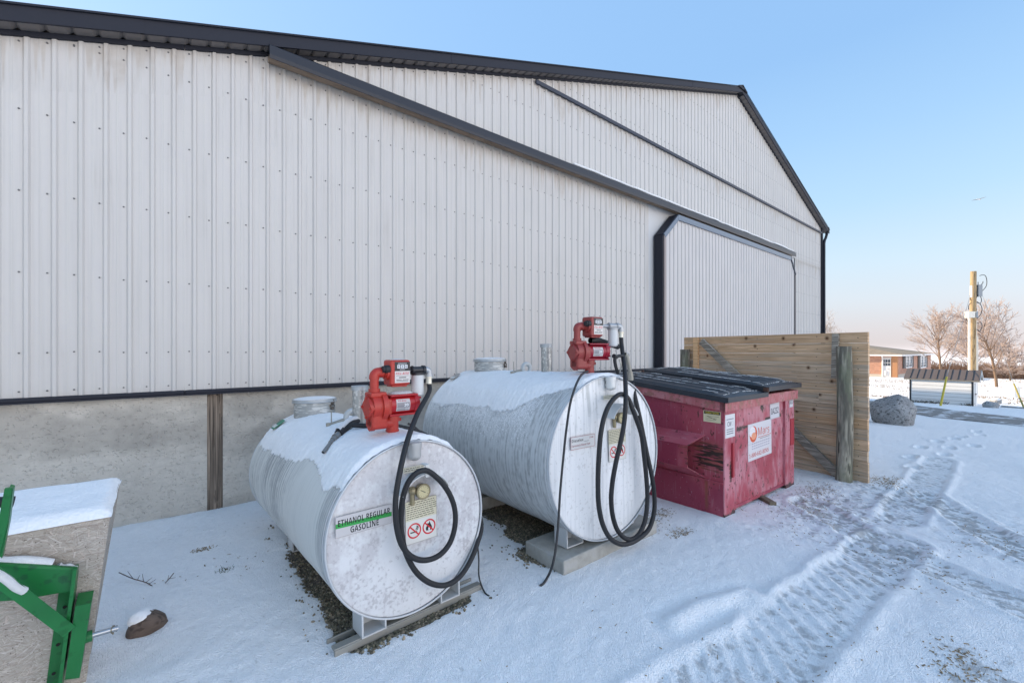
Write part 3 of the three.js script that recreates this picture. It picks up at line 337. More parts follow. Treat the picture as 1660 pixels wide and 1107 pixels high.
  part('lid', [new THREE.CylinderGeometry(hr + .012, hr + .012, .022, 48).translate(hx, R + hh + .004, hz), new THREE.TorusGeometry(hr + .01, .006, 6, 48).rotateX(Math.PI / 2).translate(hx, R + hh - .008, hz)], GALV, hatch);
  part('hasp', [rbox(.035, .05, .012, hx + hr * .62, R + hh - .018, hz + hr * .8, .003), new THREE.TorusGeometry(.015, .0045, 6, 16).translate(hx + hr * .62, R + hh - .045, hz + hr * .8 + .012), rbox(.03, .028, .016, hx + hr * .62, R + hh - .065, hz + hr * .8 + .012, .003)], std([.09, .08, .07], .5, .6), hatch);
  { const g = new THREE.SphereGeometry(hr + .004, 30, 10, 0, 6.2832, 0, Math.PI / 2).scale(1, .11, 1).translate(hx, R + hh + .014, hz); part('snow', g, snowMat, hatch).userData.kind = 'stuff'; }
  // vent pipe
  const [vx, vz, vr, vh] = o.vent; const vent = part('vent_pipe', rod(onTop(vx, vz, -.03), onTop(vx, vz, vh), vr, vr, 28), new THREE.MeshStandardMaterial({ map: bumpMapTone(), roughness: .38, metalness: .65 }), t); part('cap', [rod(onTop(vx, vz, vh - .028), onTop(vx, vz, vh + .002), vr + .007, vr + .006, 28), new THREE.TorusGeometry(vr + .004, .004, 6, 28).rotateX(Math.PI / 2).translate(vx, onTop(vx, vz, vh).y, vz)], GALV, vent);
  // lifting ring and small fittings
  const [lx, lz] = o.lug; part('lifting_ring', [new THREE.TorusGeometry(.045, .02, 10, 28).translate(lx, onTop(lx, lz, .05).y, lz)], std([.5, .51, .5], .5, .2), t);
  part('vent_fitting', [rod(onTop(lx - .17, lz, -.01), onTop(lx - .17, lz, .045), .018, .018, 10), rod(onTop(lx - .17, lz, .03), onTop(lx - .06, lz, .035), .012, .012, 8), rod(onTop(lx - .15, lz, .03), onTop(lx - .15, lz, .13), .005, .003, 6)], std([.32, .31, .27], .5, .4), t);
  // data plate near the back edge
  { const a = o.plate, g = rbox(.11, .008, .08, 0, 0, 0, .002); g.rotateZ(-a).translate(Math.sin(a) * (R + .046), Math.cos(a) * (R + .046), o.plateZ); part('data_plate', g, o.plateMat, t); const g2 = rbox(.035, .009, .07, 0, 0, 0, .002).rotateZ(-a).translate(Math.sin(a) * (R + .048) - .022, Math.cos(a) * (R + .048) - .013, o.plateZ + .002); part('data_label', g2, std([.62, .62, .58], .5), t); }
  // front fittings: overflow cup, hose hook, gauge
  const fy = R;
  part('overflow_cup', [rod(V(-.005, fy - .075, .036), V(-.005, fy - .005, .036), .036, .036, 24), new THREE.SphereGeometry(.036, 24, 10, 0, 6.2832, Math.PI / 2, Math.PI / 2).scale(1, .8, 1).translate(-.005, fy - .075, .036), rod(V(-.005, fy - .03, .036), V(-.005, fy - .0, .036), .04, .04, 24), rod(V(-.005, fy - .06, .0), V(-.005, fy - .06, .036), .02, .02, 12)], std(k ? [.66, .66, .64] : [.42, .42, .41], .4, .2), t);
  part('warning_strip', box(.13, .032, .002, .0, fy - .155, .0145), paper(strip), t);
  const saddle = new THREE.Shape(); const hkx = o.hook[0], hky = o.hook[1]; const arcP = []; for (let i = 0; i <= 20; i++) { const a = lerp(.12, .88, i / 20) * Math.PI; arcP.push([Math.cos(a) * .155, Math.sin(a) * .15 - .15]); }
  const arc = []; for (let i = 0; i < 20; i++) { const [x0, y0] = arcP[i], [x1, y1] = arcP[i + 1]; arc.push(bar(V(hkx + x0, hky + y0 - .02, .06), V(hkx + x1, hky + y1 - .02, .06), .1, .006, V(x0, y0 + .15, 0))); } part('hose_hook', arc, std([.58, .59, .59], .45, .1), t);
  part('hose_clip', [rbox(.026, .07, .008, hkx, hky - .0, .115, .003), rbox(.026, .008, .06, hkx, hky + .032, .09, .003)], std([.62, .62, .6], .5), t);
  const gx = o.gauge[0], gy = o.gauge[1]; const ga = part('gauge', [new THREE.CylinderGeometry(.04, .04, .03, 32).rotateX(Math.PI / 2).translate(gx, gy, .036), new THREE.TorusGeometry(.039, .006, 8, 32).translate(gx, gy, .05), rod(V(gx - .055, gy + .03, .02), V(gx - .055, gy - .07, .022), .015, .012, 10), rod(V(gx - .055, gy, .024), V(gx, gy, .024), .014, .014, 10), new THREE.SphereGeometry(.022, 12, 8).translate(gx - .055, gy + .01, .025)], std([.33, .28, .17], .45, .5), t); part('gauge_face', new THREE.CircleGeometry(.036, 32).translate(gx, gy, .0525), paper(gaugeTex, .3), ga);
  part('warning_sign', box(.2, .24, .002, o.sign[0], o.sign[1], .0125), paper(signTex), t);
  // saddle legs: U brackets bent from plate
  for (const z of o.legZ) for (const s of [-1, 1]) { const xa = s * R * .62, xb = s * R * .36, ya = -Math.sqrt(R * R - xa * xa) + .004, yb = -Math.sqrt(R * R - xb * xb) + .004, y0 = -c[1] + o.foot; part('leg', [box(.009, ya - y0, .13, xa, (ya + y0) / 2, z), box(.009, yb - y0, .13, xb, (yb + y0) / 2, z), box(Math.abs(xa - xb) + .009, .009, .13, (xa + xb) / 2, y0 - .0035, z), box(Math.abs(xa - xb) - .009, .5 * (ya - y0), .006, (xa + xb) / 2, y0 + .25 * (ya - y0), z - .05)], std([.56, .57, .57], .5, .1), t); }
  o.t = t; o.w = (x, y, z) => { t.updateMatrixWorld(true); return t.localToWorld(V(x, y, z)); }; return o;
}
function bumpMapTone() { return used._bt ||= tex(256, 256, (u, v, c) => { const n = fbm(u * 24, v * 16, 4, 24, 16), s = sst(.5, .66, n); mix3(c, [.34, .35, .34], [.56, .56, .54], s); const r = sst(.68, .76, fbm(u * 12 + 4, v * 8, 4, 12, 8)); mix3(c, [c[0], c[1], c[2]], [.25, .19, .12], r * .6); }); }
const rad = Math.PI / 180;
const T1 = makeTank({ k: 0, c: [1.077, .535, 2.715], R: .483, L: 1.98, yaw: 2.2 * rad, tilt: 1.6 * rad, label: 'smaller front fuel tank with mottled grey end and green ETHANOL REGULAR GASOLINE sticker', snow: (z, s) => s < 0 ? lerp(.92, 1.02, sst(-.3, -1.6, z)) + .13 * Math.exp(-Math.pow((z + .22) / .12, 2)) - .1 * Math.exp(-Math.pow((z + .62) / .2, 2)) : .8, hatch: [-.03, -1.72, .165, .13], vent: [-.02, -.72, .05, .29], lug: [.02, -.98], plate: -.62, plateZ: -1.78, plateMat: std([.05, .22, .14], .5), hook: [.03, .33], gauge: [.04, .2], sign: [.045, .03], legZ: [-.06, -1.42], foot: .045 });
{ part('fuel_sticker', box(.30, .105, .002, -.285, .112, .0115), paper(ethTex), T1.t); for (const z of [-.055, -1.42]) part('skid_rail', [rbox(.92, .016, .05, .02, -.535 + .012 + .02, z + .025, .004), rbox(.92, .036, .012, .02, -.535 + .016, z + .05, .003), rbox(.92, .036, .012, .02, -.535 + .016, z - .07, .003)], std([.31, .30, .27], .55, .35), T1.t); }
const T2 = makeTank({ k: 1, c: [2.592, .727, 2.9], R: .61, L: 1.95, yaw: -1.8 * rad, tilt: 1.4 * rad, label: 'larger rear fuel tank with clean white end on a concrete slab', snow: (z, s) => s < 0 ? lerp(.50, 1.0, sst(-.02, -.7, z)) + .06 * sst(-1.2, -1.7, z) : .8, hatch: [.02, -1.63, .165, .13], vent: [.02, -.72, .047, .27], lug: [.03, -1.02], plate: -.5, plateZ: -1.8, plateMat: std([.34, .33, .31], .5, .3), hook: [.08, .42], gauge: [.1, .29], sign: [.085, .085], legZ: [-.14, -1.5], foot: .125 });
part('brand_sticker', box(.245, .09, .002, -.29, .155, .0115), paper(dieTex), T2.t);
// concrete slabs under the big tank
{
  const cm = std([.40, .385, .36], .9, 0, { map: tex(256, 256, (u, v, c) => { const n = fbm(u * 20, v * 20, 5, 20, 20); const k = .7 + .5 * n; c[0] = c[1] = c[2] = k; c[2] *= .96; }), bumpMap: bumpGrain, bumpScale: .004 });
  const pad = (name, label, z0, z1) => { const g = rbox(1.12, .15, z1 - z0, 2.64, .03, (z0 + z1) / 2, .012); return solo(name, triUV(g), cm, label, 'concrete slab'); };
  pad('concrete_slab', 'pale concrete slab under the front legs of the larger white tank', 2.52, 2.925); pad('concrete_slab', 'shadowed concrete slab under the back legs of the larger white tank', 1.2, 1.56);
  solo('rusty_wire', tube([V(2.12, .05, 2.7), V(2.1, .085, 2.74), V(2.12, .06, 2.8), V(2.17, .045, 2.84), V(2.2, .07, 2.86)], .004, 20, 6), std([.05, .035, .025], .8), 'short bent rusty wire lying at the left edge of the concrete slab', 'wire');
}
// ------------------------------------------------------------------ pumps
const meterTex = canvasTex(256, 320, (g, w, h) => { g.fillStyle = '#1b1d22'; g.fillRect(0, 0, w, 140); g.fillStyle = '#d8dadd'; for (let i = 0; i < 3; i++) g.fillRect(40 + i * 62, 46, 50, 54); g.fillStyle = '#22242a'; g.font = 'bold 46px sans-serif'; ['0', '3', '6'].forEach((d, i) => g.fillText(d, 51 + i * 62, 90)); g.fillStyle = '#c8c8c8'; g.fillRect(50, 22, 150, 9); g.fillRect(80, 112, 90, 8); g.fillStyle = '#cfc9c4'; g.fillRect(0, 140, w, h - 140); g.fillStyle = '#c01f2c'; g.font = 'italic bold 50px sans-serif'; g.fillText('FILL-RITE', 10, 196, 236); g.fillStyle = '#4a4648'; g.fillRect(20, 210, 216, 4); g.fillRect(70, 232, 120, 14); g.fillRect(24, 268, 90, 10); g.fillRect(130, 268, 100, 10); g.fillRect(24, 290, 200, 8); });
const motorTex = canvasTex(256, 256, (g, w, h) => { g.fillStyle = '#c9c5c4'; g.fillRect(0, 0, w, h); g.fillStyle = '#b32432'; g.font = 'italic bold 44px sans-serif'; g.fillText('Fill-Rite', 22, 56, 212); g.fillStyle = '#8f8b8e'; g.fillRect(10, 74, 236, 110); g.fillStyle = '#eee'; g.font = 'bold 78px sans-serif'; g.fillText('20', 140, 160); g.fillStyle = '#555'; for (let i = 0; i < 3; i++) g.fillRect(16, 198 + i * 18, 150 + 60 * (i % 2), 8); });
function makePump(o) {
  const t = thing('fuel_pump', o.label, 'fuel pump', o.pos, o.turn); const red = std(o.red, .42, 0, { map: tex(128, 128, (u, v, c) => { const n = fbm(u * 14, v * 14, 4, 14, 14); const k = .85 + .3 * n; c[0] = c[1] = c[2] = Math.min(1, k); const f = sst(.66, .74, fbm(u * 22 + 3, v * 22, 3, 22, 22)); mix3(c, [c[0], c[1], c[2]], [.55, .5, .5], f * .4); }) }), red2 = std(o.red2, .35);
  const cx = (x0, x1, y, z, r, seg = 24) => rod(V(x0, y, z), V(x1, y, z), r, r, seg);
  part('inlet_pipe', [rod(V(0, -.03, 0), V(0, .035, 0), .034, .034, 24), rod(V(0, .03, 0), V(0, .042, 0), .04, .04, 6), rod(V(0, .042, 0), V(0, .125, 0), .037, .037, 24), rod(V(0, .095, 0), V(0, .13, 0), .043, .043, 24), rod(V(.03, .1, 0), V(.055, .1, 0), .012, .012, 6)], red, t);
  part('bung_ring', rod(V(0, -.04, 0), V(0, .004, 0), .055, .05, 28), std([.45, .46, .46], .5, .4), t);
  const body = part('pump_housing', [cx(-.145, -.055, .19, 0, .078, 32), rod(V(-.1, .19, 0), V(-.1, .265, 0), .048, .043, 20), rbox(.1, .03, .1, -.105, .265, 0, .008), rbox(.1, .12, .12, -.1, .12, 0, .02), cx(-.145, -.01, .085, .01, .03, 20), cx(-.15, -.12, .085, .01, .036, 8), rbox(.06, .1, .13, -.055, .19, 0, .015), cx(-.09, -.06, .19, 0, .092, 32)], red, t);
  { const g = new THREE.CylinderGeometry(.078, .083, .018, 4, 1).rotateZ(Math.PI / 2).translate(-.155, .19, 0); const bolts = [0, 1, 2, 3].map(i => cx(-.172, -.16, .19 + Math.sin(i * Math.PI / 2) * .058, Math.cos(i * Math.PI / 2) * .058, .008, 6)); part('cover_plate', [g.toNonIndexed(), ...bolts], red, body); }
  const motor = part('motor', [cx(-.03, .13, .195, 0, .06, 36), cx(.125, .155, .195, 0, .064, 36), cx(.155, .165, .195, 0, .05, 36), rbox(.18, .012, .14, .05, .255, 0, .004), rbox(.2, .014, .1, .06, .135, 0, .004), ...[0, 1, 2, 3].map(i => cx(.15, .175, .195 + .05 * Math.sin(i * 1.57 + .78), .05 * Math.cos(i * 1.57 + .78), .008, 6))], red2, t); const pl = new THREE.CylinderGeometry(.0615, .0615, .09, 16, 1, true, Math.PI * .27, Math.PI * .46).rotateZ(Math.PI / 2); pl.applyMatrix4(new THREE.Matrix4().makeRotationX(0)); { const p = [], uv = [], ix = []; for (let i = 0; i <= 10; i++) { const a = lerp(-.62, .62, i / 10); for (const x of [0, 1]) { p.push(-.0 + x * .09, .195 + Math.sin(a) * .0618, Math.cos(a) * .0618); uv.push(x, i / 10); } if (i) { const q = 2 * i; ix.push(q - 2, q - 1, q, q - 1, q + 1, q); } } const g = new THREE.BufferGeometry(); g.setAttribute('position', new THREE.Float32BufferAttribute(p, 3)); g.setAttribute('uv', new THREE.Float32BufferAttribute(uv, 2)); g.setIndex(ix); g.computeVertexNormals(); const m = paper(motorTex, .45); m.side = 2; part('motor_label', g, m, motor); }
  part('outlet_pipe', [rod(V(-.115, .275, 0), V(-.115, .37, 0), .026, .026, 20), rod(V(-.115, .28, 0), V(-.115, .3, 0), .034, .034, 6), tube([V(-.115, .355, 0), V(-.114, .378, 0), V(-.1, .394, 0), V(-.075, .396, 0)], .03, 14, 16), cx(-.085, -.04, .396, 0, .026, 20), cx(-.08, -.062, .396, 0, .033, 8), cx(-.058, -.045, .396, 0, .036, 20)], red, t);
  const mt = g => g.translate(-.03, 0, 0).rotateY(o.meterTurn || 0).translate(.03, 0, 0); const meter = part('meter_body', [rbox(.132, .155, .11, .03, .393, 0, .014), cx(-.05, -.03, .393, 0, .045, 24), rbox(.1, .012, .08, .03, .312, 0, .004)].map(mt), red, t); part('meter_face', mt(box(.1, .128, .003, .04, .395, .056)), paper(meterTex, .35), meter);
  part('reset_knob', [cx(-.062, -.034, .415, .03, .025, 12), cx(-.078, -.06, .415, .03, .02, 16)].map(mt), BLACKP, meter);
  const E = o.reach || 0, ex = list => list.map(g => g.translate(E, 0, 0)); const fl = part('filter', ex([rod(V(.172, .245, 0), V(.172, .372, 0), .039, .039, 32), new THREE.TorusGeometry(.037, .004, 8, 32).rotateX(Math.PI / 2).translate(.172, .248, 0), rod(V(.172, .236, 0), V(.172, .246, 0), .03, .037, 24)]), std([.62, .62, .61], .38), t);
  part('filter_head', ex([rod(V(.172, .372, 0), V(.172, .388, 0), .043, .043, 32), cx(.125, .222, .402, 0, .024, 20), cx(.085 - E, .13, .402, 0, .014, 12), cx(.13, .14, .402, 0, .03, 8), cx(.205, .222, .402, 0, .03, 20)]), o.headMat, fl);
  part('elbow', ex([tube([V(.215, .402, 0), V(.238, .402, 0), V(.252, .392, 0), V(.256, .372, 0)], .021, 14, 14), rod(V(.256, .375, 0), V(.256, .358, 0), .027, .027, 16)]), std([.45, .46, .47], .4, .6), fl);
  part('coupling', ex([rod(V(.256, .362, 0), V(.256, .345, 0), .024, .024, 6), rod(V(.256, .348, 0), V(.254, .31, .002), .018, .02, 16)]), std([.66, .62, .52], .35, .4), fl);
  if (o.snow) { const g = new THREE.SphereGeometry(1, 20, 8, 0, 6.28, 0, 1.57).scale(.075, .018, .05).translate(.06, .26, 0); part('snow', [g, new THREE.SphereGeometry(1, 16, 6, 0, 6.28, 0, 1.57).scale(.05, .006, .04).translate(.04, .47, -.01)], snowMat, t).userData.kind = 'stuff'; }
  return t;
}
const P1 = makePump({ pos: [T1.w(0, .475, -.27).x, T1.w(0, .475, -.27).y + .005, T1.w(0, 0, -.27).z], turn: 2 * rad, red: [.46, .035, .022], red2: [.42, .012, .018], headMat: std([.022, .022, .026], .4), snow: true, label: 'bright red pump with meter on top of the smaller gasoline tank' });
const P2 = makePump({ pos: [T2.w(0, .6, -.2).x, T2.w(0, .6, -.2).y + .008, T2.w(0, 0, -.2).z], turn: -15 * rad, reach: .055, meterTurn: 11 * rad, red: [.30, .045, .04], red2: [.30, .012, .03], headMat: std([.40, .41, .42], .45, .5), label: 'duller red pump with meter on top of the larger white tank' });
// ------------------------------------------------------------------ hoses, cords, nozzles
const w1 = (x, y, z) => atZ(x, y, z), F1 = 2.80, F2 = 3.0;
{
  const p1e = P1.localToWorld ? (P1.updateMatrixWorld(true), P1.localToWorld(V(.254, .315, .002))) : null;
  const Z = (x, y, dz = 0) => atZ(x, y, F1 + dz);
  const h = thing('fuel_hose', 'black rubber hose looped over the hook on the smaller tank with the green sticker', 'hose');
  part('hose_tube', tube([p1e, p1e.clone().add(V(-.005, -.04, .02)), Z(676, 672, -.17), Z(660, 715, -.05), Z(648, 765, .03), Z(641, 812, .045), Z(643, 855, .045), Z(652, 885, .03), Z(668, 903, .02), Z(690, 908, .01), Z(712, 900, .01), Z(728, 882, .01), Z(737, 855, .01), Z(737, 825, .015), Z(727, 798, .02), Z(708, 774, .03), Z(690, 762.5, .03), Z(676, 766, .03), Z(664, 778, .02), Z(654, 802, .01), Z(650, 835, 0), Z(651, 868, 0), Z(660, 902, -.01), Z(677, 930, -.01), Z(700, 946, -.01), Z(724, 948, -.02), Z(746, 934, -.03), Z(763, 908, -.05), Z(774, 880, -.08), Z(780, 850, -.13), T1.w(.50, .1, -.2), T1.w(.46, .3, -.35), T1.w(.3, .44, -.45), T1.w(.05, .52, -.48), T1.w(-.06, .52, -.55), T1.w(-.12, .525, -.6)], .0155, 260, 12), RUBBER, h);
  const nz = thing('fuel_nozzle', 'grey fuel nozzle with black grip lying in the snow on the smaller tank', 'nozzle');
  const a = T1.w(-.335, .395, -.50), b = T1.w(-.26, .452, -.56), c = T1.w(-.21, .478, -.60), d = T1.w(-.10, .528, -.68), e2 = T1.w(-.02, .54, -.70);
  part('spout', [rod(a, b, .011, .0115, 16), rod(b.clone().lerp(a, .25), b, .014, .014, 16), rod(b, c, .017, .021, 16), rod(b.clone().lerp(c, .4), b.clone().lerp(c, .6), .023, .023, 16)], std([.26, .26, .25], .4, .6), nz);
  part('spout_hole', rod(a, a.clone().lerp(b, -.004), .0085, .0085, 12), BLACKP, nz);
  part('grip', [tube([c, c.clone().lerp(d, .5).add(V(0, -.005, .01)), d, e2], .023, 16, 12), rod(c, c.clone().lerp(d, .3), .028, .03, 14)], BLACKP, nz);
  part('trigger', tube([c.clone().add(V(.0, -.02, .02)), c.clone().lerp(d, .4).add(V(0, -.035, .045)), d.clone().add(V(0, -.02, .03))], .006, 12, 6), std([.24, .23, .2], .5, .4), nz);
  { const g = new THREE.SphereGeometry(1, 18, 8, 0, 6.3, 0, 1.57).scale(.03, .02, .03); part('snow', tube([c.clone().add(V(0, .02, -.006)), d.clone().add(V(0, .02, -.006)), e2.clone().add(V(0, .016, 0))], .02, 14, 10), snowMat, nz).userData.kind = 'stuff'; }
  solo('power_cord', tube([T1.w(.49, .08, -.12), w1(776, 905, F1 - .1), w1(776, 930, F1 - .06), atY(781, 950, .03), atY(787, 962, .015), atY(793, 966, .012)], .005, 40, 8), RUBBER2, 'thin black cord dropping to the snow at the right of the smaller tank', 'cord');
  solo('power_cord', tube([P1.localToWorld(V(.12, .06, -.03)), P1.localToWorld(V(.15, .045, -.02)), P1.localToWorld(V(.2, .0, -.02)), T1.w(.28, .415, -.3)], .007, 20, 8), RUBBER2, 'short black cord behind the hose at the right of the bright red pump', 'cord');
}
{
  P2.updateMatrixWorld(true); const s = P2.localToWorld(V(.309, .315, .002)); const Z = (x, y, dz = 0) => atZ(x, y, F2 + dz);
  const h = thing('fuel_hose', 'black rubber hose in two long loops down the white end of the larger tank', 'hose');
  part('hose_tube', tube([s, s.clone().add(V(0, -.05, .004)), Z(1013, 600, -.1), Z(1014, 620, -.04), Z(1014.5, 652, .035), Z(1012, 685, .045), Z(1006.5, 715, .04), Z(998, 753, .03), Z(993, 782, .02), Z(991, 809, .015), Z(993.5, 836, .01), Z(1001, 859, .01), Z(1013, 872, .01), Z(1025, 874, 0), Z(1036, 866, 0), Z(1045.5, 845, 0), Z(1049.5, 812, 0), Z(1048.5, 780, 0), Z(1044.5, 740, 0), Z(1040, 705, .02), Z(1033, 683, .03), Z(1026, 664, .03), Z(1018, 645, .0), Z(1010, 639, -.01), Z(1000, 642, .0), Z(988, 656, .0), Z(980, 675, .01), Z(974.5, 700, .02), Z(971, 740, .02), Z(969.5, 785, .02), Z(971, 821, .02), Z(978, 852, .02), Z(990, 873, .02), Z(1006, 882, .02), Z(1020, 881, .02), Z(1037, 872, .02), Z(1053, 856, .02), Z(1060.5, 830, .02), Z(1061, 803, .02), Z(1056, 767, .02), Z(1050, 740, .0), Z(1043, 705, -.03), Z(1037, 675, -.06), Z(1030, 645, -.1), Z(1025, 622, -.15)], .0175, 320, 12), RUBBER, h);
  const nz = thing('fuel_nozzle', 'upright black handled nozzle hanging in its holder beside the duller red pump', 'nozzle');
  const q = (x, y, z = F2 - .16) => atZ(x, y, z);
  part('nozzle_body', [tube([q(1023, 610), q(1021, 600), q(1018.5, 588), q(1016, 577), q(1013, 574)], .016, 24, 12), rod(q(1023, 616), q(1021.5, 603), .023, .023, 8)], std([.34, .32, .27], .45, .4), nz);
  part('grip', [tube([q(1012, 577), q(1003, 577), q(997, 581), q(998, 592), q(1002, 606)], .013, 24, 10), rod(q(995, 577), q(1000, 579), .018, .016, 12)], BLACKP, nz); part('trigger', tube([q(1004, 582, F2 - .15), q(1007, 592, F2 - .14), q(1005, 604, F2 - .15)], .006, 12, 8), std([.5, .48, .42], .4, .4), nz); part('hook_ring', new THREE.TorusGeometry(.018, .004, 8, 20).translate(...q(1018, 576).toArray()), GALV, nz);
  const bt = thing('nozzle_holder', 'black plastic nozzle boot between the meter and motor of the duller red pump', 'nozzle holder'); const bq = (x, y) => q(x, y, F2 - .32); part('holder_shell', [tube([bq(957, 552), bq(970, 552), bq(986, 557), bq(1002, 562)], .024, 20, 12)], BLACKP, bt);
  solo('power_cord', tube([q(953, 602, F2 - .2), q(946, 605, F2 - .18), q(937, 617, F2 - .06), q(931, 632, F2), q(925, 652, F2 + .005), q(919, 690, F2 - .03), q(913, 745, F2 - .06), q(908, 800, F2 - .06), q(905, 850, F2 - .05), q(901, 890, F2 - .04), q(896, 915, F2 - .04), atY(888, 935, .03), atY(880, 947, .012), atY(875, 950, .01)], .0085, 90, 8), RUBBER2, 'long thin black cord hanging down the left side of the white tank end', 'cord');
}
// ------------------------------------------------------------------ dumpster
{
  const D = thing('dumpster', 'faded red steel dumpster with black plastic lids and white Mars sticker', 'dumpster', [3.945, -.02, 3.14], -1.2 * rad);
  const W = 1.64, DP = 1.42, HF = 1.10, HB = 1.235; const topY = z => lerp(HF, HB, -z / DP);
  const paint = (c, x, y, seed, pale) => { const b = fbm(x * 3 + seed, y * 3, 4), f = fbm(x * 22, y * 9 + seed, 4), k = .85 + .3 * b; mix3(c, [.40 * k, .062 * k, .09 * k], [.50 * k, .215 * k, .25 * k], pale * sst(.35, .65, b * .5 + f * .5)); const ch = sst(.70, .76, fbm(x * 40 + seed, y * 26, 3)); mix3(c, [c[0], c[1], c[2]], [.09, .03, .025], ch * .9); const sc = sst(.70, .78, fbm(x * 70 + seed, y * 7, 3)); mix3(c, [c[0], c[1], c[2]], [.52, .25, .28], sc * .55); };
  const rusty = (c, m, x, y) => { const g = fbm(x * 30, y * 90, 4), r = sst(.42, .58, g * .6 + m * .4) * Math.min(1, m * 1.6); mix3(c, [c[0], c[1], c[2]], [.045, .022, .018], r); const o = sst(.3, .5, g) * m * (1 - r); mix3(c, [c[0], c[1], c[2]], [.28, .10, .05], o * .5); };
  const frontTex = tex(1024, 768, (u, v, c) => { const x = u * 1.8 - .1, y = v * 1.35 - .1; paint(c, x, y, 3, .85); const red = sst(.55, .66, fbm(x * 5, y * 5 + 4, 4)) * sst(.8, .5, y) * .8; mix3(c, [c[0], c[1], c[2]], [.34, .03, .05], red * .55);
    const l = Math.abs(y - (.80 + .05 * (x - .4))); rusty(c, sst(.035, .0, l + (fbm(x * 9, y * 20, 3) - .5) * .05) * sst(.22, .3, x) * sst(1.4, 1.3, x) * sst(.3, .55, fbm(x * 6, 2, 3)), x, y); rusty(c, sst(.10, .0, Math.hypot((x - .86) * 1.3, (y - .99) * .7)), x, y); rusty(c, sst(.05, .0, y - .03 + .05 * (fbm(x * 12, 4, 3) - .5)) * .8, x, y); rusty(c, sst(.05, 0, Math.hypot(x - .12, (y - .42) * .25)) * .9, x, y); }, { rep: [1 / 1.8, 1 / 1.35] });
  frontTex.offset.set(.1 / 1.8, .1 / 1.35);
  const sideTex = tex(1024, 768, (u, v, c) => { const z = -1.6 + u * 1.7, y = v * 1.35 - .1; paint(c, z, y, 11, .22); const dark = sst(.4, .6, fbm(z * 4, y * 2 + 3, 4)); mix3(c, [c[0], c[1], c[2]], [.26, .025, .06], dark * .75);
    { const sy = fbm(z * 6, y * 46, 4), e = sst(.26, .10, Math.abs(z + .10) + (sy - .5) * .34), q2 = sst(.17, .07, Math.abs(y - .565) + (fbm(z * 9, y * 9 + 2, 3) - .5) * .12); rusty(c, e * q2 * (.55 + .6 * sst(.35, .6, sy)), z * .35, y); const red = sst(.55, .62, fbm(z * 8 + 4, y * 60, 3)) * e * q2; mix3(c, [c[0], c[1], c[2]], [.36, .09, .07], red * .55); } const run = sst(.03, 0, Math.abs(z + .17 + .02 * (y - .3))) * sst(.36, .3, y) * sst(.02, .1, y) * (.5 + .5 * vn(z * 90, y * 6)); mix3(c, [c[0], c[1], c[2]], [.22, .075, .03], run * .85); const dots = vn(z * 60, y * 60) > .955 ? .7 : 0; mix3(c, [c[0], c[1], c[2]], [.6, .5, .55], dots * .5); }, { rep: [1 / 1.7, 1 / 1.35] });
  sideTex.offset.set(1.6 / 1.7, .1 / 1.35);
  const fm = new THREE.MeshStandardMaterial({ map: frontTex, roughness: .48, bumpMap: bumpGrain, bumpScale: .002 }), sm = new THREE.MeshStandardMaterial({ map: sideTex, roughness: .45, bumpMap: bumpGrain, bumpScale: .002 });
  const q = (...p) => p.map(a => V(...a)); const X = V(1, 0, 0), Zv = V(0, 0, 1);
  part('front_panel', [triUV(box(W - .46, HF - .1, .02, .22 + (W - .46) / 2, HF / 2, -.035)), triUV(bar(V(.222, .05, -.02), V(.222, HF - .1, -.02), .02, .04, V(0, 0, 1))), triUV(bar(V(W - .24, .05, -.02), V(W - .24, HF - .1, -.02), .02, .04, V(0, 0, 1)))], fm, D);
  part('corner_post', triUV(rbox(.21, HF - .09, .04, .107, (HF - .09) / 2, -.02, .006)), fm, D); part('corner_post', triUV(rbox(.235, HF - .09, .04, W - .118, (HF - .09) / 2, -.02, .006)), fm, D);
  part('hinge_plate', triUV(rbox(.035, .32, .02, .15, .53, .006, .006)), std([.36, .02, .035], .5), D); part('hinge_plate', triUV(rbox(.10, .30, .012, W - .07, .63, .003, .006)), std([.36, .02, .035], .5), D);
  const side = part('side_panel', [slab(q([0, 0, -.012], [0, topY(0) - .09, -.012], [0, HB - .09, -DP], [0, 0, -DP]), V(-1, 0, 0), .02)], sm, D);
  part('side_panel', slab(q([W, 0, -.012], [W, 0, -DP], [W, HB - .09, -DP], [W, topY(0) - .09, -.012]), X, .02), sm, D);
  part('back_panel', triUV(box(W, HB - .1, .02, W / 2, HB / 2, -DP + .01)), sm, D); part('floor_panel', triUV(box(W - .02, .03, DP - .04, W / 2, .06, -DP / 2)), sm, D);
  // fork pocket: a sleeve along the side, open towards the front
  const sl = (z0, z1, pts) => slab(pts.map(([x, y, z]) => V(x, y, z)), V(0, 1, 0), .008); const o = -.135, za = -.285, zb = -.175;
  const pocket = part('fork_pocket', [slab(q([o, .655, za], [o, .445, za], [o, .445, -DP + .05], [o, .655, -DP + .05]), V(-1, 0, 0), .008), slab(q([-.002, .76, zb], [o - .002, .657, za], [o - .002, .657, -DP + .05], [-.002, .76, -DP + .05]), V(0, 1, 0), .008), slab(q([-.002, .345, zb + .01], [-.002, .345, -DP + .05], [o - .002, .443, -DP + .05], [o - .002, .443, za]), V(0, -1, 0), .008)], sm, D);
  part('lower_ledge', triUV(bar(V(-.006, .335, -.01), V(-.006, .335, -DP), .014, .014)), sm, D);
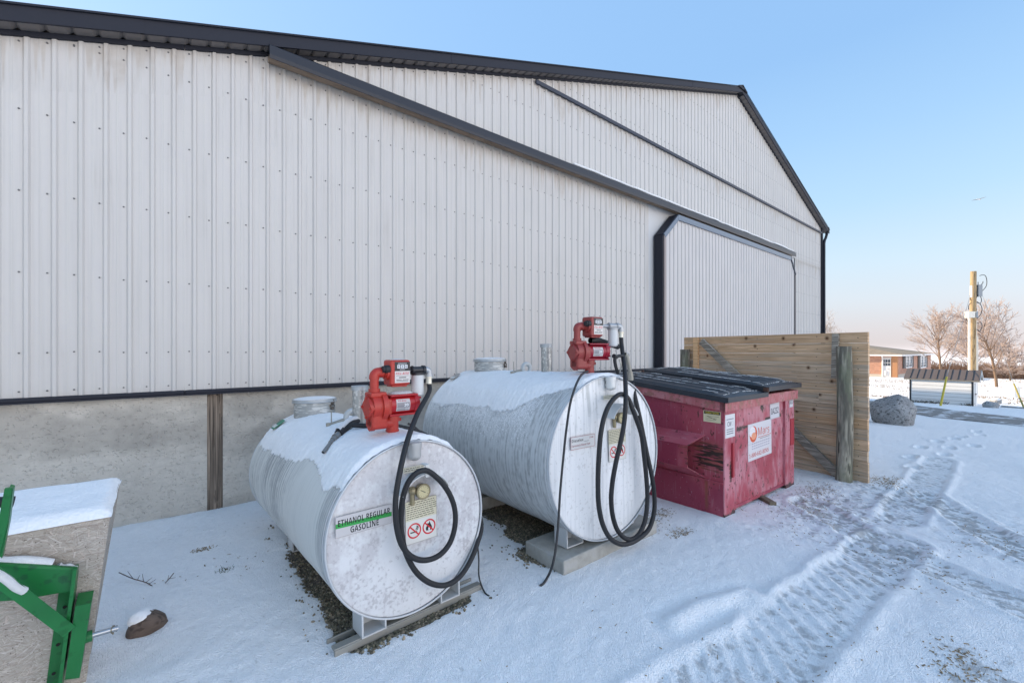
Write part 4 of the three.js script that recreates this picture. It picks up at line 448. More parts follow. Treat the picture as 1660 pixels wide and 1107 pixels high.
  part('lip', [slab(q([-.035, HF - .1, .025], [W + .035, HF - .1, .025], [W + .035, HF, .025], [-.035, HF, .025]), Zv, .05), triUV(bar(V(.0, HF - .05, .024), V(.0, HB - .05, -DP), .07, .1)), triUV(bar(V(W, HF - .05, .024), V(W, HB - .05, -DP), .07, .1))], new THREE.MeshStandardMaterial({ map: tex(512, 128, (u, v, c) => { paint(c, u * 2, v * .4, 31, .7); const r = sst(.58, .68, fbm(u * 40, v * 8 + 2, 4)); mix3(c, [c[0], c[1], c[2]], [.20, .09, .06], r * .8); mix3(c, [c[0], c[1], c[2]], [.48, .20, .17], .35); }, { rep: [1 / 2, 1 / .4] }), roughness: .55, bumpMap: bumpGrain, bumpScale: .003 }), D);
  for (const x of [.08, W - .1]) part('caster', [rbox(.1, .05, .12, x, -.0, -.12, .005)], NAVY, D);
  // lids
  const lid = (x0, w, lift, tilt) => {
    const NX = 60, NZ = 24, p = [], ix = []; const f = (x, z) => { const s = x / w, e = Math.min(sst(0, .04, s), sst(1, .96, s)) * sst(0, .03, z) ; const rib = Math.pow(Math.max(0, Math.cos(s * 2 * Math.PI * 5.5 + Math.PI)), .6); const end = sst(.1, .17, z) * sst(DP + .03, DP - .1, z); return topY(-z) + .018 * e + .016 * Math.sin(Math.min(1, s) * Math.PI) * e + .02 * rib * end * e + .012 + lift + tilt * (DP - z) + .0; };
    for (let j = 0; j <= NZ; j++) for (let i = 0; i <= NX; i++) { const x = i / NX * w, z = -.05 + j / NZ * (DP + .08); p.push(x0 + x, f(x, Math.max(0, z + .05)), -z); if (i && j) { const a = j * (NX + 1) + i; ix.push(a, a - NX - 2, a - 1, a, a - NX - 1, a - NX - 2); } }
    const g = new THREE.BufferGeometry(); g.setAttribute('position', new THREE.Float32BufferAttribute(p, 3)); g.setIndex(ix); g.computeVertexNormals(); const m = std([.022, .026, .034], .42); m.side = 2; const yf = topY(0) + lift + tilt * DP;
    const L = part('lid', [triUV(g), triUV(bar(V(x0, yf + .006, .05), V(x0 + w, yf + .006, .05), .018, .045)), triUV(bar(V(x0 + .004, yf + .004, .05), V(x0 + .004, HB + lift + .004, -DP), .016, .05)), triUV(bar(V(x0 + w - .004, yf + .004, .05), V(x0 + w - .004, HB + lift + .004, -DP), .016, .05))], m, D);
    const rnd = rngOf(9 + x0 * 7), sn = []; for (let k = 0; k < 6; k++) { const x = w * (k + .5 + .28) / 5.5 - .05; if (x < .03 || x > w - .04) continue; for (let i = 0; i < 95; i++) { const z = .12 + rnd() * (DP - .15); if (fbm(z * 5 + k, k * 3 + x0, 3) < .47) continue; const l = .02 + .05 * rnd(); sn.push(rbox(.003 + .005 * rnd() * rnd() * 2, .004, l * 1.2, x0 + x + (rnd() - .5) * .012, f(x, z) + .001, -z + .05, .003)); } } for (let i = 0; i < 30; i++) { const x = .05 + rnd() * (w - .1); sn.push(rbox(.01 + .03 * rnd(), .006, .008, x0 + x, f(x, .08) + .002, -.03 + .02 * rnd(), .003)); } part('snow', sn, snowMat, L).userData.kind = 'stuff';
  };
  lid(-.05, W * .5 + .03, 0, 0); lid(W * .5 - .01, W * .5 + .06, .035, .012);
  part('lid_hinge', [rod(V(W * .5 - .03, HB + .04, -DP - .02), V(W * .5 + .03, HB + .04, -DP - .02), .02, .02, 10), rbox(.04, .05, .05, W * .5, HF + .05, .03, .008)], std([.10, .045, .03], .8), D);
  // stickers
  const marsTex = canvasTex(512, 512, (g, w, h) => { g.fillStyle = '#d4d0d2'; g.fillRect(0, 0, w, h); g.fillStyle = '#d2552c'; g.beginPath(); g.ellipse(112, 150, 78, 112, 0, 0, 7); g.fill(); g.fillStyle = '#e6e2e2'; g.beginPath(); g.ellipse(92, 116, 62, 74, 0, 0, 7); g.fill(); g.fillStyle = '#e89a76'; g.beginPath(); g.ellipse(120, 178, 50, 50, 0, 0, 7); g.fill(); g.fillStyle = '#c2452c'; g.font = '150px sans-serif'; g.save(); g.scale(.78, 1); g.fillText('Mars', 262, 190); g.restore(); g.fillRect(206, 212, 296, 8); g.fillStyle = '#7d5a5a'; for (let i = 0; i < 8; i++) g.fillRect(250 + i * 28, 234, 18, 12); g.fillStyle = '#a8a2b0'; for (let j = 0; j < 3; j++) for (let i = 0; i < 9; i++) g.fillRect(80 + i * 44, 274 + j * 36, 30, 16); g.fillStyle = '#b8463a'; g.font = 'bold 84px serif'; g.save(); g.scale(.7, 1); g.fillText('1-800-642-BINS', 26, 470, 680); g.restore(); g.strokeStyle = '#6a5a5e'; g.lineWidth = 2; for (let i = 0; i < 14; i++) { g.beginPath(); const y = R0() * h; g.moveTo(0, y); g.lineTo(w, y + 14 * (R0() - .5)); g.globalAlpha = .25; g.stroke(); } });
  const st = (n, w, h, x, y, t, tilt = 0) => part(n, box(w, h, .002).rotateZ(tilt).translate(x, y, .0), paper(t, .55), D);
  const s1 = st('company_sticker', .55, .37, .80, .635, marsTex, .02); s1.position.z = -.0225;
  const numTex = canvasTex(256, 160, (g, w, h) => { g.fillStyle = '#cbc9cc'; g.fillRect(0, 0, w, h); g.fillStyle = '#55525a'; g.font = 'bold 92px sans-serif'; g.fillText('0A232', 22, 112, 210); g.strokeStyle = '#777'; g.strokeRect(6, 6, w - 12, h - 12); }); const s2 = st('number_plate', .24, .165, 1.165, .90, numTex, .03); s2.position.z = -.0225;
  const cwTex = canvasTex(256, 256, (g, w, h) => { g.fillStyle = '#d6d4d4'; g.fillRect(0, 0, w, h); g.fillStyle = '#6c6a72'; g.font = 'bold 70px sans-serif'; g.fillText('CW', 50, 130); g.fillRect(30, 50, 190, 8); for (let j = 0; j < 3; j++) g.fillRect(34, 160 + j * 24, 180, 9); g.beginPath(); g.arc(196, 104, 22, 0, 7); g.stroke(); }); const s3 = st('white_sticker', .185, .215, .105, .855, cwTex, 0); s3.position.z = .0015; const s4 = st('small_sticker', .1, .12, W - .09, .97, numTex); s4.position.z = .0015;
  const caTex = canvasTex(256, 200, (g, w, h) => { g.fillStyle = '#d9cba6'; g.fillRect(0, 0, w, h); g.fillStyle = '#1d1a18'; g.fillRect(10, 8, w - 20, 50); g.fillStyle = '#e2c84e'; g.font = 'bold 44px sans-serif'; g.fillText('CAUTION', 30, 49, 200); g.strokeStyle = '#4b3f35'; g.lineWidth = 7; g.beginPath(); g.moveTo(60, 100); g.lineTo(120, 120); g.lineTo(190, 150); g.stroke(); g.fillStyle = '#8a7d63'; for (let j = 0; j < 3; j++) g.fillRect(30, 90 + j * 34, 200 - j * 30, 7); }); const s5 = part('caution_sticker', box(.002, .105, .165, -.0015, .935, -.115), paper(caTex), D);
  solo('wood_block', triUV(rbox(.2, .04, .07, 0, 0, 0, .006)).rotateY(.9).translate(4.72, .01, 3.21), std([.16, .13, .09], .9), 'short dark wood offcut on the snow at the foot of the red dumpster', 'wood scrap');
}
// ------------------------------------------------------------------ plank screen
{
  const A = V(6.735, 0, 1.2), B = V(6.285, 0, 3.70), dir = B.clone().sub(A), LEN = dir.length(); dir.normalize(); const S = thing('plank_screen', 'tall screen of horizontal brown planks with a round post standing behind the dumpster', 'fence', [A.x, 0, A.z], Math.atan2(-dir.z, dir.x));
  // local: x along the screen towards the camera side, -z... the face seen from the tanks is local z = +/-; found by the sign below
  const wood = n => tex(1024, 128, (u, v, c) => { const g = fbm(u * 9 + n * 3.7, v * 12 + .8 * fbm(u * 4, v * 2 + n, 3), 5), f = fbm(u * 20 + n, v * 50, 3); const k = sst(.25, .8, g * .7 + f * .3); mix3(c, [.48, .33, .205], [.78, .59, .41], k); const gr = sst(.5, .7, fbm(u * 5 + n * 9, v * 4, 4)); mix3(c, [c[0], c[1], c[2]], [.42, .36, .285], gr * .5); const kx = ((u * 5 + n * .37) % 1) - .5, ky = v - .3 - .4 * h2(Math.floor(u * 5 + n * .37), n), kd = Math.hypot(kx * .5, ky * .12) * 40; if (h2(n, Math.floor(u * 5 + n * .37)) > .6) { mix3(c, [c[0], c[1], c[2]], [.22, .12, .06], sst(1.3, .6, kd) * .7); mix3(c, [c[0], c[1], c[2]], [.08, .04, .02], sst(.55, .3, kd)); } const ck = sst(.74, .8, fbm(u * 6, v * 40 + n, 4)); mix3(c, [c[0], c[1], c[2]], [.06, .04, .025], ck * .7); }, { rep: [1 / 2.6, 1 / .13] });
  const tx = [1, 2, 3, 4].map(wood); const tints = [[1, 1, 1], [1.1, 1.02, .93], [.93, .94, .96], [1.06, .95, .85], [.9, .88, .86], [1.13, 1.02, .9], [.98, 1, 1.02], [1.04, .92, .8]];
  const H = .1255; const rnd = rngOf(5);
  for (let r = 0; r < 14; r++) { const m = new THREE.MeshStandardMaterial({ map: tx[r % 4].clone(), roughness: .85, color: new THREE.Color(...tints[(r * 3 + Math.floor(rnd() * 3)) % 8]), bumpMap: bumpGrain, bumpScale: .002 }); m.map.offset.set(rnd(), rnd()); m.map.needsUpdate = true; const g = new THREE.BoxGeometry(LEN + .012 * rnd(), H - .0025 - .0018 * rnd(), .036, 24, 1, 1).translate(LEN / 2, -.01 + H * (r + .5), .0); const p = g.attributes.position; for (let i = 0; i < p.count; i++) p.setZ(i, p.getZ(i) + (fbm(p.getX(i) * 2, r * 3, 2) - .5) * .012 + (r % 3) * .001); g.computeVertexNormals(); part('plank', triUV(g), m, S); }
  const seen = new THREE.Vector3().crossVectors(dir, UP).dot(CAM.clone().sub(A)) > 0 ? 1 : -1; S.userData.z = undefined; delete S.userData.z; const zf = seen * .02;
  const postTex = tex(256, 512, (u, v, c) => { const g = fbm(u * 20 + .5 * fbm(u * 4, v * 4, 3, 4, 4), v * 7, 5, 20, 7), b = fbm(u * 6, v * 10, 4, 6, 10); const k = sst(.3, .75, g); mix3(c, [.14, .13, .10], [.42, .385, .30], k); mix3(c, [c[0], c[1], c[2]], [.17, .19, .12], sst(.5, .7, b) * .5); mix3(c, [c[0], c[1], c[2]], [.03, .026, .02], sst(.68, .76, g) * .9); });
  const pm = new THREE.MeshStandardMaterial({ map: postTex, roughness: .95, bumpMap: bumpGrain, bumpScale: .006 });
  const grey = new THREE.MeshStandardMaterial({ map: tex(512, 128, (u, v, c) => { const g = fbm(u * 8, v * 16, 5), k = sst(.25, .75, g); mix3(c, [.22, .19, .155], [.54, .47, .38], k); mix3(c, [c[0], c[1], c[2]], [.04, .035, .03], sst(.66, .74, fbm(u * 4, v * 34, 4)) * .9); }, { rep: [1 / 1.4, 1 / .14] }), roughness: .92 });
  const L = (p, z) => { const t = (p.x - A.x) * dir.x + (p.z - A.z) * dir.z; return V(t, p.y, z); };
  const onS = (x, y) => { const n = new THREE.Vector3().crossVectors(dir, UP), d = ray(x, y), t = A.clone().sub(CAM).dot(n) / d.dot(n); return CAM.clone().addScaledVector(d, t); };
  const P = (x, y, z) => L(onS(x, y), z);
  { const g = new THREE.CylinderGeometry(.075, .082, 1.66, 20, 30).translate(0, .75, 0); const p = g.attributes.position; for (let i = 0; i < p.count; i++) { const a = Math.atan2(p.getZ(i), p.getX(i)), y = p.getY(i), k = 1 + .06 * (fbm(a * 2 + 9, y * 3, 3) - .5) + .05 * (fbm(Math.cos(a) * 6, y * 12, 3) - .5); p.setX(i, p.getX(i) * k + .012 * Math.sin(y * 2)); p.setZ(i, p.getZ(i) * k); } g.computeVertexNormals(); g.translate(P(1374, 700, 0).x + .02, 0, zf + seen * .105); part('round_post', g, pm, S); }
  const vb = (nm, a, b, w, t, m, zz) => part(nm, triUV(bar(a, b, w, t, V(0, 0, 1))), m, S);
  vb('upright', P(1356.5, 613, zf + seen * .016), P(1358, 541, zf + seen * .016), .07, .03, grey);
  vb('upright', P(1131.5, 680, zf + seen * .02), P(1131.5, 548, zf + seen * .02), .085, .038, new THREE.MeshStandardMaterial({ map: tx[1], roughness: .8, color: new THREE.Color(1.35, 1.15, .9) }));
  { const g = new THREE.CylinderGeometry(.075, .08, 1.55, 16, 8).translate(P(1117.5, 600, 0).x, .77, zf + seen * .08); part('round_post', g, pm, S); }
  vb('brace', P(1143, 553, zf + seen * .062), P(1366, 772, zf + seen * .03), .1, .038, grey);
  // nail heads
  const nails = []; for (let r = 0; r < 14; r++) for (const x of [.1, .3, 1.25, 2.0, LEN - .1]) nails.push(new THREE.CylinderGeometry(.005, .005, .004, 6).rotateX(Math.PI / 2).translate(x + .02 * rnd(), H * (r + .3 + .4 * rnd()), zf + seen * .005)); part('nail', nails, std([.05, .045, .04], .7, .3), S).userData.kind = 'stuff';
}
// ------------------------------------------------------------------ chipboard ballast box with green hitch frame
{
  const BX = thing('ballast_box', 'snow topped chipboard box with tapering sides in the left corner', 'box');
  const osb = canvasTex(1024, 1024, (g, w, h) => { const r = rngOf(3); g.fillStyle = '#aaa298'; g.fillRect(0, 0, w, h); const cols = ['#b9b1a7', '#c4bcb1', '#aaa095', '#cfc6bd', '#9c9186', '#b7aa9f', '#c9bbaf', '#90857a', '#d6cfc9']; for (let i = 0; i < 5200; i++) { g.save(); g.translate(r() * w, r() * h); g.rotate((r() - .5) * 1.5 + (r() < .25 ? 1.4 : 0)); g.globalAlpha = .2 + .35 * r(); g.fillStyle = cols[Math.floor(r() * cols.length)]; const L = 14 + 60 * r(), q = 2 + 9 * r(); g.fillRect(-L / 2, -q / 2, L, q); g.globalAlpha = .28; g.fillStyle = '#4a4038'; g.fillRect(-L / 2, q / 2, L, 1); g.restore(); } g.globalAlpha = .8; for (let i = 0; i < 420; i++) { g.fillStyle = '#3c332c'; g.save(); g.translate(r() * w, r() * h); g.rotate(r() * 3); g.fillRect(0, 0, 3 + 9 * r(), 1.5 + 2 * r()); g.restore(); } });
  osb.wrapS = osb.wrapT = THREE.RepeatWrapping; osb.repeat.set(1.5, 1.5);
  const om = new THREE.MeshStandardMaterial({ map: osb, roughness: .9, bumpMap: osb, bumpScale: .004 });
  const L = -1.7; const tf = V(-.21, .81, 2.37), tb = V(-.205, .86, 1.93), bf = V(-.31, -.02, 2.17), bb = V(-.32, -.02, 1.92);
  const n = V(0, -.234, .972);
  part('front_panel', slab([V(L, .81, 2.37), V(L, -.02, 2.17), bf, tf], n, .016), om, BX); part('side_panel', slab([tf, bf, bb, tb].map(p => p.clone().add(V(-.002, 0, -.003))), V(1, 0, 0), .016), om, BX); part('back_panel', slab([V(L, .86, 1.93), tb, bb, V(L, -.02, 1.92)], V(0, 0, -1), .016), om, BX); part('side_panel', slab([V(L, .81, 2.37), V(L, .86, 1.93), V(L, -.02, 1.92), V(L, -.02, 2.17)], V(-1, 0, 0), .016), om, BX); part('top_panel', slab([V(L, .80, 2.365), tf.clone().add(V(-.01, -.012, 0)), tb.clone().add(V(-.01, -.012, 0)), V(L, .85, 1.935)], UP, .016), om, BX);
  { const NX = 90, NZ = 24, p = [], ix = []; for (let j = 0; j <= NZ; j++) for (let i = 0; i <= NX; i++) { const u = i / NX, v = j / NZ, x = lerp(L, -.205, u), z = lerp(2.385, 1.925, v), e = Math.min(1, Math.min(u * 40, (1 - u) * 40, v * 9, (1 - v) * 9)); const xx = x + .012 * (fbm(v * 6, u * 20, 3) - .5) * (u > .98 ? 1 : 0), zz = z + (v < .02 ? .012 * (fbm(u * 20, 3, 3) - .3) : 0); p.push(xx, lerp(.805, .855, v) + .038 * Math.pow(e, .5) + .014 * (fbm(u * 10, v * 4, 4) - .5) * e, zz); if (i && j) { const a = j * (NX + 1) + i; ix.push(a, a - NX - 2, a - 1, a, a - NX - 1, a - NX - 2); } } const g = new THREE.BufferGeometry(); g.setAttribute('position', new THREE.Float32BufferAttribute(p, 3)); g.setIndex(ix); g.computeVertexNormals(); const m = snowMat.clone(); m.side = 2; part('snow_cap', triUV(g), m, BX).userData.kind = 'stuff'; }
  const F = thing('hitch_frame', 'green steel hitch frame with a bare steel pin bolted to the chipboard box', 'hitch frame'); const green = std([.012, .165, .04], .38, 0, { map: tex(256, 256, (u, v, c) => { const q = fbm(u * 10, v * 10, 4, 10, 10); c[0] = c[1] = c[2] = .78 + .3 * q; const s = sst(.68, .76, fbm(u * 40, v * 40, 3, 40, 40)); mix3(c, [c[0], c[1], c[2]], [.45, .5, .45], s * .5); const rs = sst(.70, .76, fbm(u * 24 + 5, v * 24, 4, 24, 24)); mix3(c, [c[0], c[1], c[2]], [2.2, .35, .8], rs * .5); const sc = sst(.74, .8, fbm(u * 60, v * 8, 3, 60, 8)); mix3(c, [c[0], c[1], c[2]], [1.6, .9, 1.4], sc * .3); }), bumpMap: bumpGrain, bumpScale: .0012 });
  const fp = (x, y, d) => { const r = ray(x, y), t = (2.175 - 4.955 + .2407 * 1.54 + d) / (r.z - .2407 * r.y); return CAM.clone().addScaledVector(r, t); };
  const pl = (nm, pts, d, th) => part(nm, slab(pts.map(([x, y]) => fp(x, y, d)).reverse(), n, th), green, F);
  pl('cross_bar', [[-60, 911], [124, 921], [124, 927], [36, 948], [-60, 948]], .075, .012); pl('cross_bar', [[-60, 947], [36, 947], [124, 926], [121, 957], [28, 973], [-60, 978]], .073, .05);
  part('bar_top', slab([fp(-60, 911, .075), fp(124, 921, .075), fp(124, 921, .0), fp(-60, 911, .0)], UP, .01), green, F);
  pl('inner_flange', [[95, 953], [124, 948], [98, 1125], [72, 1125]], .012, .01);
  part('flange_web', slab([fp(124, 921, .10), fp(97, 1125, .10), fp(100, 1125, .004), fp(127, 925, .004)], V(1, 0, 0), .012), green, F);
  pl('side_post', [[121, 983], [147, 978], [128, 1099], [104, 1102]], .105, .085);
  part('diagonal_brace', triUV(bar(fp(-30, 916, .17), fp(109, 1022, .105), .030, .045, V(.3, 1, 0))), green, F);
  pl('mast_plate', [[6, 793], [18, 791], [12, 845], [-2, 900], [-14, 900]], .16, .012); pl('mast_plate', [[13, 791], [20, 793], [13, 850], [2, 905], [-4, 900]], .152, .03);
  part('top_pin', rod(fp(-20, 815, .1), fp(22, 813, .09), .02, .02, 16), std([.04, .04, .045], .5, .5), F);
  const a = fp(141, 1032, .07), b = fp(190, 1018, .055); part('pin_collar', rod(fp(136, 1034, .072), fp(148, 1030, .068), .024, .024, 20), green, F); part('hitch_pin', [rod(a, b, .0115, .0115, 20), rod(b.clone().lerp(a, .06), b.clone().lerp(a, .02), .0135, .0135, 20)], std([.42, .43, .44], .3, .8), F); part('lynch_clip', [new THREE.TorusGeometry(.015, .0022, 6, 20).rotateY(1.2).translate(...b.clone().lerp(a, .16).toArray()), rod(b.clone().lerp(a, .16).add(V(0, -.022, 0)), b.clone().lerp(a, .16).add(V(0, .018, 0)), .003, .003, 6)], std([.25, .22, .16], .4, .6), F);
  const bolts = []; for (const [x, y] of [[104, 984], [93, 1045], [86, 1092]]) bolts.push(rod(fp(x, y, .011), fp(x, y, .017), .007, .007, 8)); part('bolt_hole', bolts, std([.01, .012, .01], .8), F);
  const snowBar = (p0, p1, w, t, k) => tube([0, .2, .4, .6, .8, 1].map((s, i) => p0.clone().lerp(p1, s).add(V(0, .004 * Math.sin(i * 2 + k), 0))), w, 24, 10).scale(1, 1, 1); part('snow', [snowBar(fp(-50, 909, .04), fp(82, 914, .04), .024, 1, 1), snowBar(fp(92, 918, .04), fp(122, 922, .04), .014, 1, 2), snowBar(fp(-30, 915, .185), fp(38, 959, .145), .015, 1, 3)], snowMat, F).userData.kind = 'stuff';
}
// ------------------------------------------------------------------ stones, twigs, tufts
function stoneGeo(seed, sx, sy, sz, det = 4, rough = .35, uvs = 1) { const g = mergeVertices(new THREE.IcosahedronGeometry(1, det).deleteAttribute('normal').deleteAttribute('uv')); const p = g.attributes.position, v = V(); for (let i = 0; i < p.count; i++) { v.fromBufferAttribute(p, i); const a = fbm(v.x * 1.4 + seed, v.y * 1.4 + v.z * 1.1, 3), b = fbm(v.x * 5 + v.z * 3 + seed, v.y * 5 - v.z * 2, 4); let k = 1 + rough * (a - .5) * 1.6 + rough * .28 * (b - .5); const c = [V(.6, .7, .3), V(-.7, .4, .5), V(.2, -.3, .9), V(-.3, .8, -.5), V(.9, .1, -.2), V(-.6, -.2, .8)]; for (const n of c) { const d = v.dot(n.clone().normalize()) * k; if (d > .78) k *= .78 / d + .22 * (1 - .78 / d); } p.setXYZ(i, v.x * sx * k, v.y * sy * k, v.z * sz * k); } g.computeVertexNormals(); const h = g.toNonIndexed(); return triUV(h, uvs); }
{
  const brown = std([.16, .115, .09], .9, 0, { map: snowToneRock(), bumpMap: bumpGrain, bumpScale: .006 }); const st = thing('field_stone', 'small reddish brown stone with a snow cap near the chipboard box', 'stone', [-.10, .02, 1.87], .4); part('stone', stoneGeo(17, .10, .082, .085, 4, .3), brown, st); const sn = stoneGeo(17, .066, .042, .058, 4, .3).translate(-.022, .055, -.014); part('snow', sn, snowMat, st).userData.kind = 'stuff';
  const twig = std([.085, .05, .038], .9); const g = (x, y, h = .02) => atY(x, y, h);
  solo('twig', [tube([g(192, 928, .05), g(215, 938, .04), g(238, 945, .02), g(251, 954, .0)], .003, 16, 5), rod(g(222, 940, .035), g(226, 932, .06), .002, .001, 5), rod(g(232, 943, .025), g(230, 930, .08), .002, .001, 5), rod(g(240, 947, .02), g(252, 939, .06), .002, .001, 5), rod(g(236, 944, .02), g(246, 936, .05), .0018, .001, 5), rod(g(215, 938, .04), g(206, 926, .07), .0018, .001, 5)], twig, 'thin branching brown twig sticking out of the snow, the larger of two', 'twig');
  solo('twig', [tube([g(266, 946, .0), g(272, 940, .04), g(281, 929, .09)], .0028, 10, 5), rod(g(271, 941, .035), g(273, 932, .08), .0018, .001, 5), rod(g(274, 938, .05), g(284, 936, .06), .0018, .001, 5)], twig, 'short forked brown twig sticking out of the snow, the smaller of two', 'twig');
  const rnd = rngOf(8), bl = []; for (let i = 0; i < 46; i++) { const a = rnd() * 6.3, r = .045 * rnd(); const c = V(.30 + Math.cos(a) * r * 1.5, .0, 1.40 + Math.sin(a) * r); bl.push(rod(c, c.clone().add(V((rnd() - .5) * .05, .012 + .022 * rnd(), (rnd() - .5) * .04)), .0022, .0005, 4)); } solo('grass_tuft', bl, std([.07, .08, .025], .9), 'tiny green and brown grass tuft in the snow left of the smaller tank', 'grass');
}
function snowToneRock() { return used._rk ||= tex(256, 256, (u, v, c) => { const n = fbm(u * 8, v * 8, 5, 8, 8); c[0] = c[1] = c[2] = .55 + .8 * n; mix3(c, [c[0], c[1], c[2]], [.3, .28, .27], sst(.6, .7, fbm(u * 30, v * 30, 3, 30, 30)) * .7); }); }
// ------------------------------------------------------------------ boulders
{
  const grey = new THREE.MeshStandardMaterial({ map: tex(512, 512, (u, v, c) => { const n = fbm(u * 7 + .5 * fbm(u * 3, v * 3, 3, 3, 3), v * 7, 5, 0, 0), w = fbm(u * 22 + 2 * fbm(u * 6, v * 6, 3), v * 22, 4); const k = .20 + .26 * n; c[0] = k * 1.0; c[1] = k; c[2] = k * 1.0; mix3(c, [c[0], c[1], c[2]], [.42, .42, .41], sst(.52, .62, w) * .5); mix3(c, [c[0], c[1], c[2]], [.05, .05, .05], sst(.6, .68, fbm(u * 16, v * 16 + 5, 4)) * .7); }), roughness: .9, bumpMap: bumpGrain, bumpScale: .03 });
  const b = thing('boulder', 'big grey boulder beside the gravel driveway, nearest the plank screen', 'boulder', [12.95, terrain(13) + .22, 2.85], .5); part('rock', stoneGeo(13, .40, .45, .40, 5, .42, 2.4).rotateZ(-.15), grey, b);
  const b2 = thing('boulder', 'small dark boulder tucked between the plank screen and the big grey one', 'boulder', [12.55, terrain(12.5) + .1, 1.75], .1); part('rock', stoneGeo(21, .38, .24, .32, 4, .4), std([.10, .10, .10], .9, 0, { map: snowToneRock() }), b2);
  const far = (x, y, t, s, l, cap) => { const p = atD(x, y, t); const o = thing('boulder', l, 'boulder', [p.x, terrain(p.x) + s * .25, p.z], x); part('rock', stoneGeo(x, s, s * .6, s * .8, 3, .35), grey, o); if (cap) part('snow', stoneGeo(x, s * .85, s * .25, s * .65, 3, .3).translate(0, s * .42, 0), snowMat, o).userData.kind = 'stuff'; };
  far(1606, 654, 15.2, .27, 'low grey boulder on the snow at the right end of the low shed', false); far(1615, 648, 17.5, .25, 'snow capped brown boulder behind the low grey one', true);
  const mound = stoneGeo(40, 1.1, .34, .8, 4, .25).translate(14.3, terrain(14.3) - .0, 1.25); solo('snow_pile', mound, snowMat, 'smooth pile of snow behind the big grey boulder', 'snow pile', null, 'stuff');
}
// ------------------------------------------------------------------ low shed
{
  const XS = 23.2, z0 = atX(1475.5, 640, XS).z, z1 = atX(1579, 640, XS).z, gy = terrain(XS) - .12, ey = atX(1530, 614, XS).y, ry = ey + .34, DPT = 1.25;
  const S = thing('low_shed', 'low white sided shed with dark ribbed metal roof beyond the driveway', 'shed', [XS, 0, (z0 + z1) / 2]); const hz = (z1 - z0) / 2; const white = std([.80, .79, .77], .6), dark = std([.03, .033, .04], .45, .2);
  const n = 8, bh = (ey - gy) / n; for (let i = 0; i < n; i++) part('siding_board', bar(V(-.012, gy + bh * (i + .5), -hz + .05), V(-.012, gy + bh * (i + .5), hz - .05), .02, bh * .93).rotateX(0), white, S).rotation.z = 0;
  part('wall_core', box(DPT - .04, ey - gy, 2 * hz - .06, DPT / 2 + .01, (ey + gy) / 2, 0), std([.12, .12, .12], .8), S);
  const gable = new THREE.Shape([[0, gy], [DPT, gy], [DPT, ey], [DPT / 2, ry - .02], [0, ey]].map(a => new THREE.Vector2(...a))); for (const s of [-1, 1]) part('end_wall', new THREE.ExtrudeGeometry(gable, { depth: .02, bevelEnabled: false }).translate(0, 0, s * hz - .01), white, S);
  part('end_door', rbox(.7, (ey - gy) * .86, .03, DPT / 2, gy + (ey - gy) * .45, hz + .025, .005), std([.74, .73, .71], .5), S); part('door_latch', rbox(.06, .05, .03, .22, gy + .55, hz + .05, .004), dark, S);
  for (const s of [-1, 1]) part('corner_trim', box(.05, ey - gy, .05, -.005, (ey + gy) / 2, s * (hz - .022)), dark, S);
  const roofM = std([.13, .105, .095], .6, .1); const NP = 11, L = 2 * hz + .34, pw = L / NP; for (let i = 0; i < NP; i++) { const za = -hz - .17 + i * pw; const g = [slab([V(-.07, ey - .02, za), V(-.07, ey - .02, za + pw - .004), V(DPT / 2, ry, za + pw - .004), V(DPT / 2, ry, za)], V(-.4, 1, 0).normalize(), .015), bar(V(-.07, ey - .01, za + pw - .02), V(DPT / 2, ry + .012, za + pw - .02), .022, .03, V(-.4, 1, 0))]; part('roof_panel', g.map(x => triUV(x)), roofM, S); }
  part('roof_back', slab([V(DPT + .16, ey - .055, -hz - .17), V(DPT / 2, ry, -hz - .17), V(DPT / 2, ry, hz + .17), V(DPT + .16, ey - .055, hz + .17)].reverse(), V(.4, 1, 0).normalize(), .015), roofM, S); part('fascia', [box(.02, .05, L, -.06, ey - .05, 0)], std([.22, .20, .17], .6), S); part('fascia', [bar(V(-.07, ey - .06, hz + .17), V(DPT / 2, ry - .04, hz + .17), .02, .07, V(-.4, 1, 0)), bar(V(DPT + .16, ey - .09, hz + .17), V(DPT / 2, ry - .04, hz + .17), .02, .07, V(.4, 1, 0))], std([.6, .6, .58], .6), S);
  // weeds along its foot
  const rnd = rngOf(15), w = []; for (let i = 0; i < 260; i++) { const z = -hz + rnd() * 2 * hz, x = -.06 - .5 * rnd() * rnd(); if (fbm(z * 2.5, 3, 2) < .5) continue; const a = V(x, gy + .12 - .0, z); w.push(rod(a, a.clone().add(V((rnd() - .5) * .15, .03 + .1 * rnd(), (rnd() - .5) * .2)), .006, .002, 4)); } part('weeds', w, std([.08, .065, .04], .9), S).userData.kind = 'stuff';
}
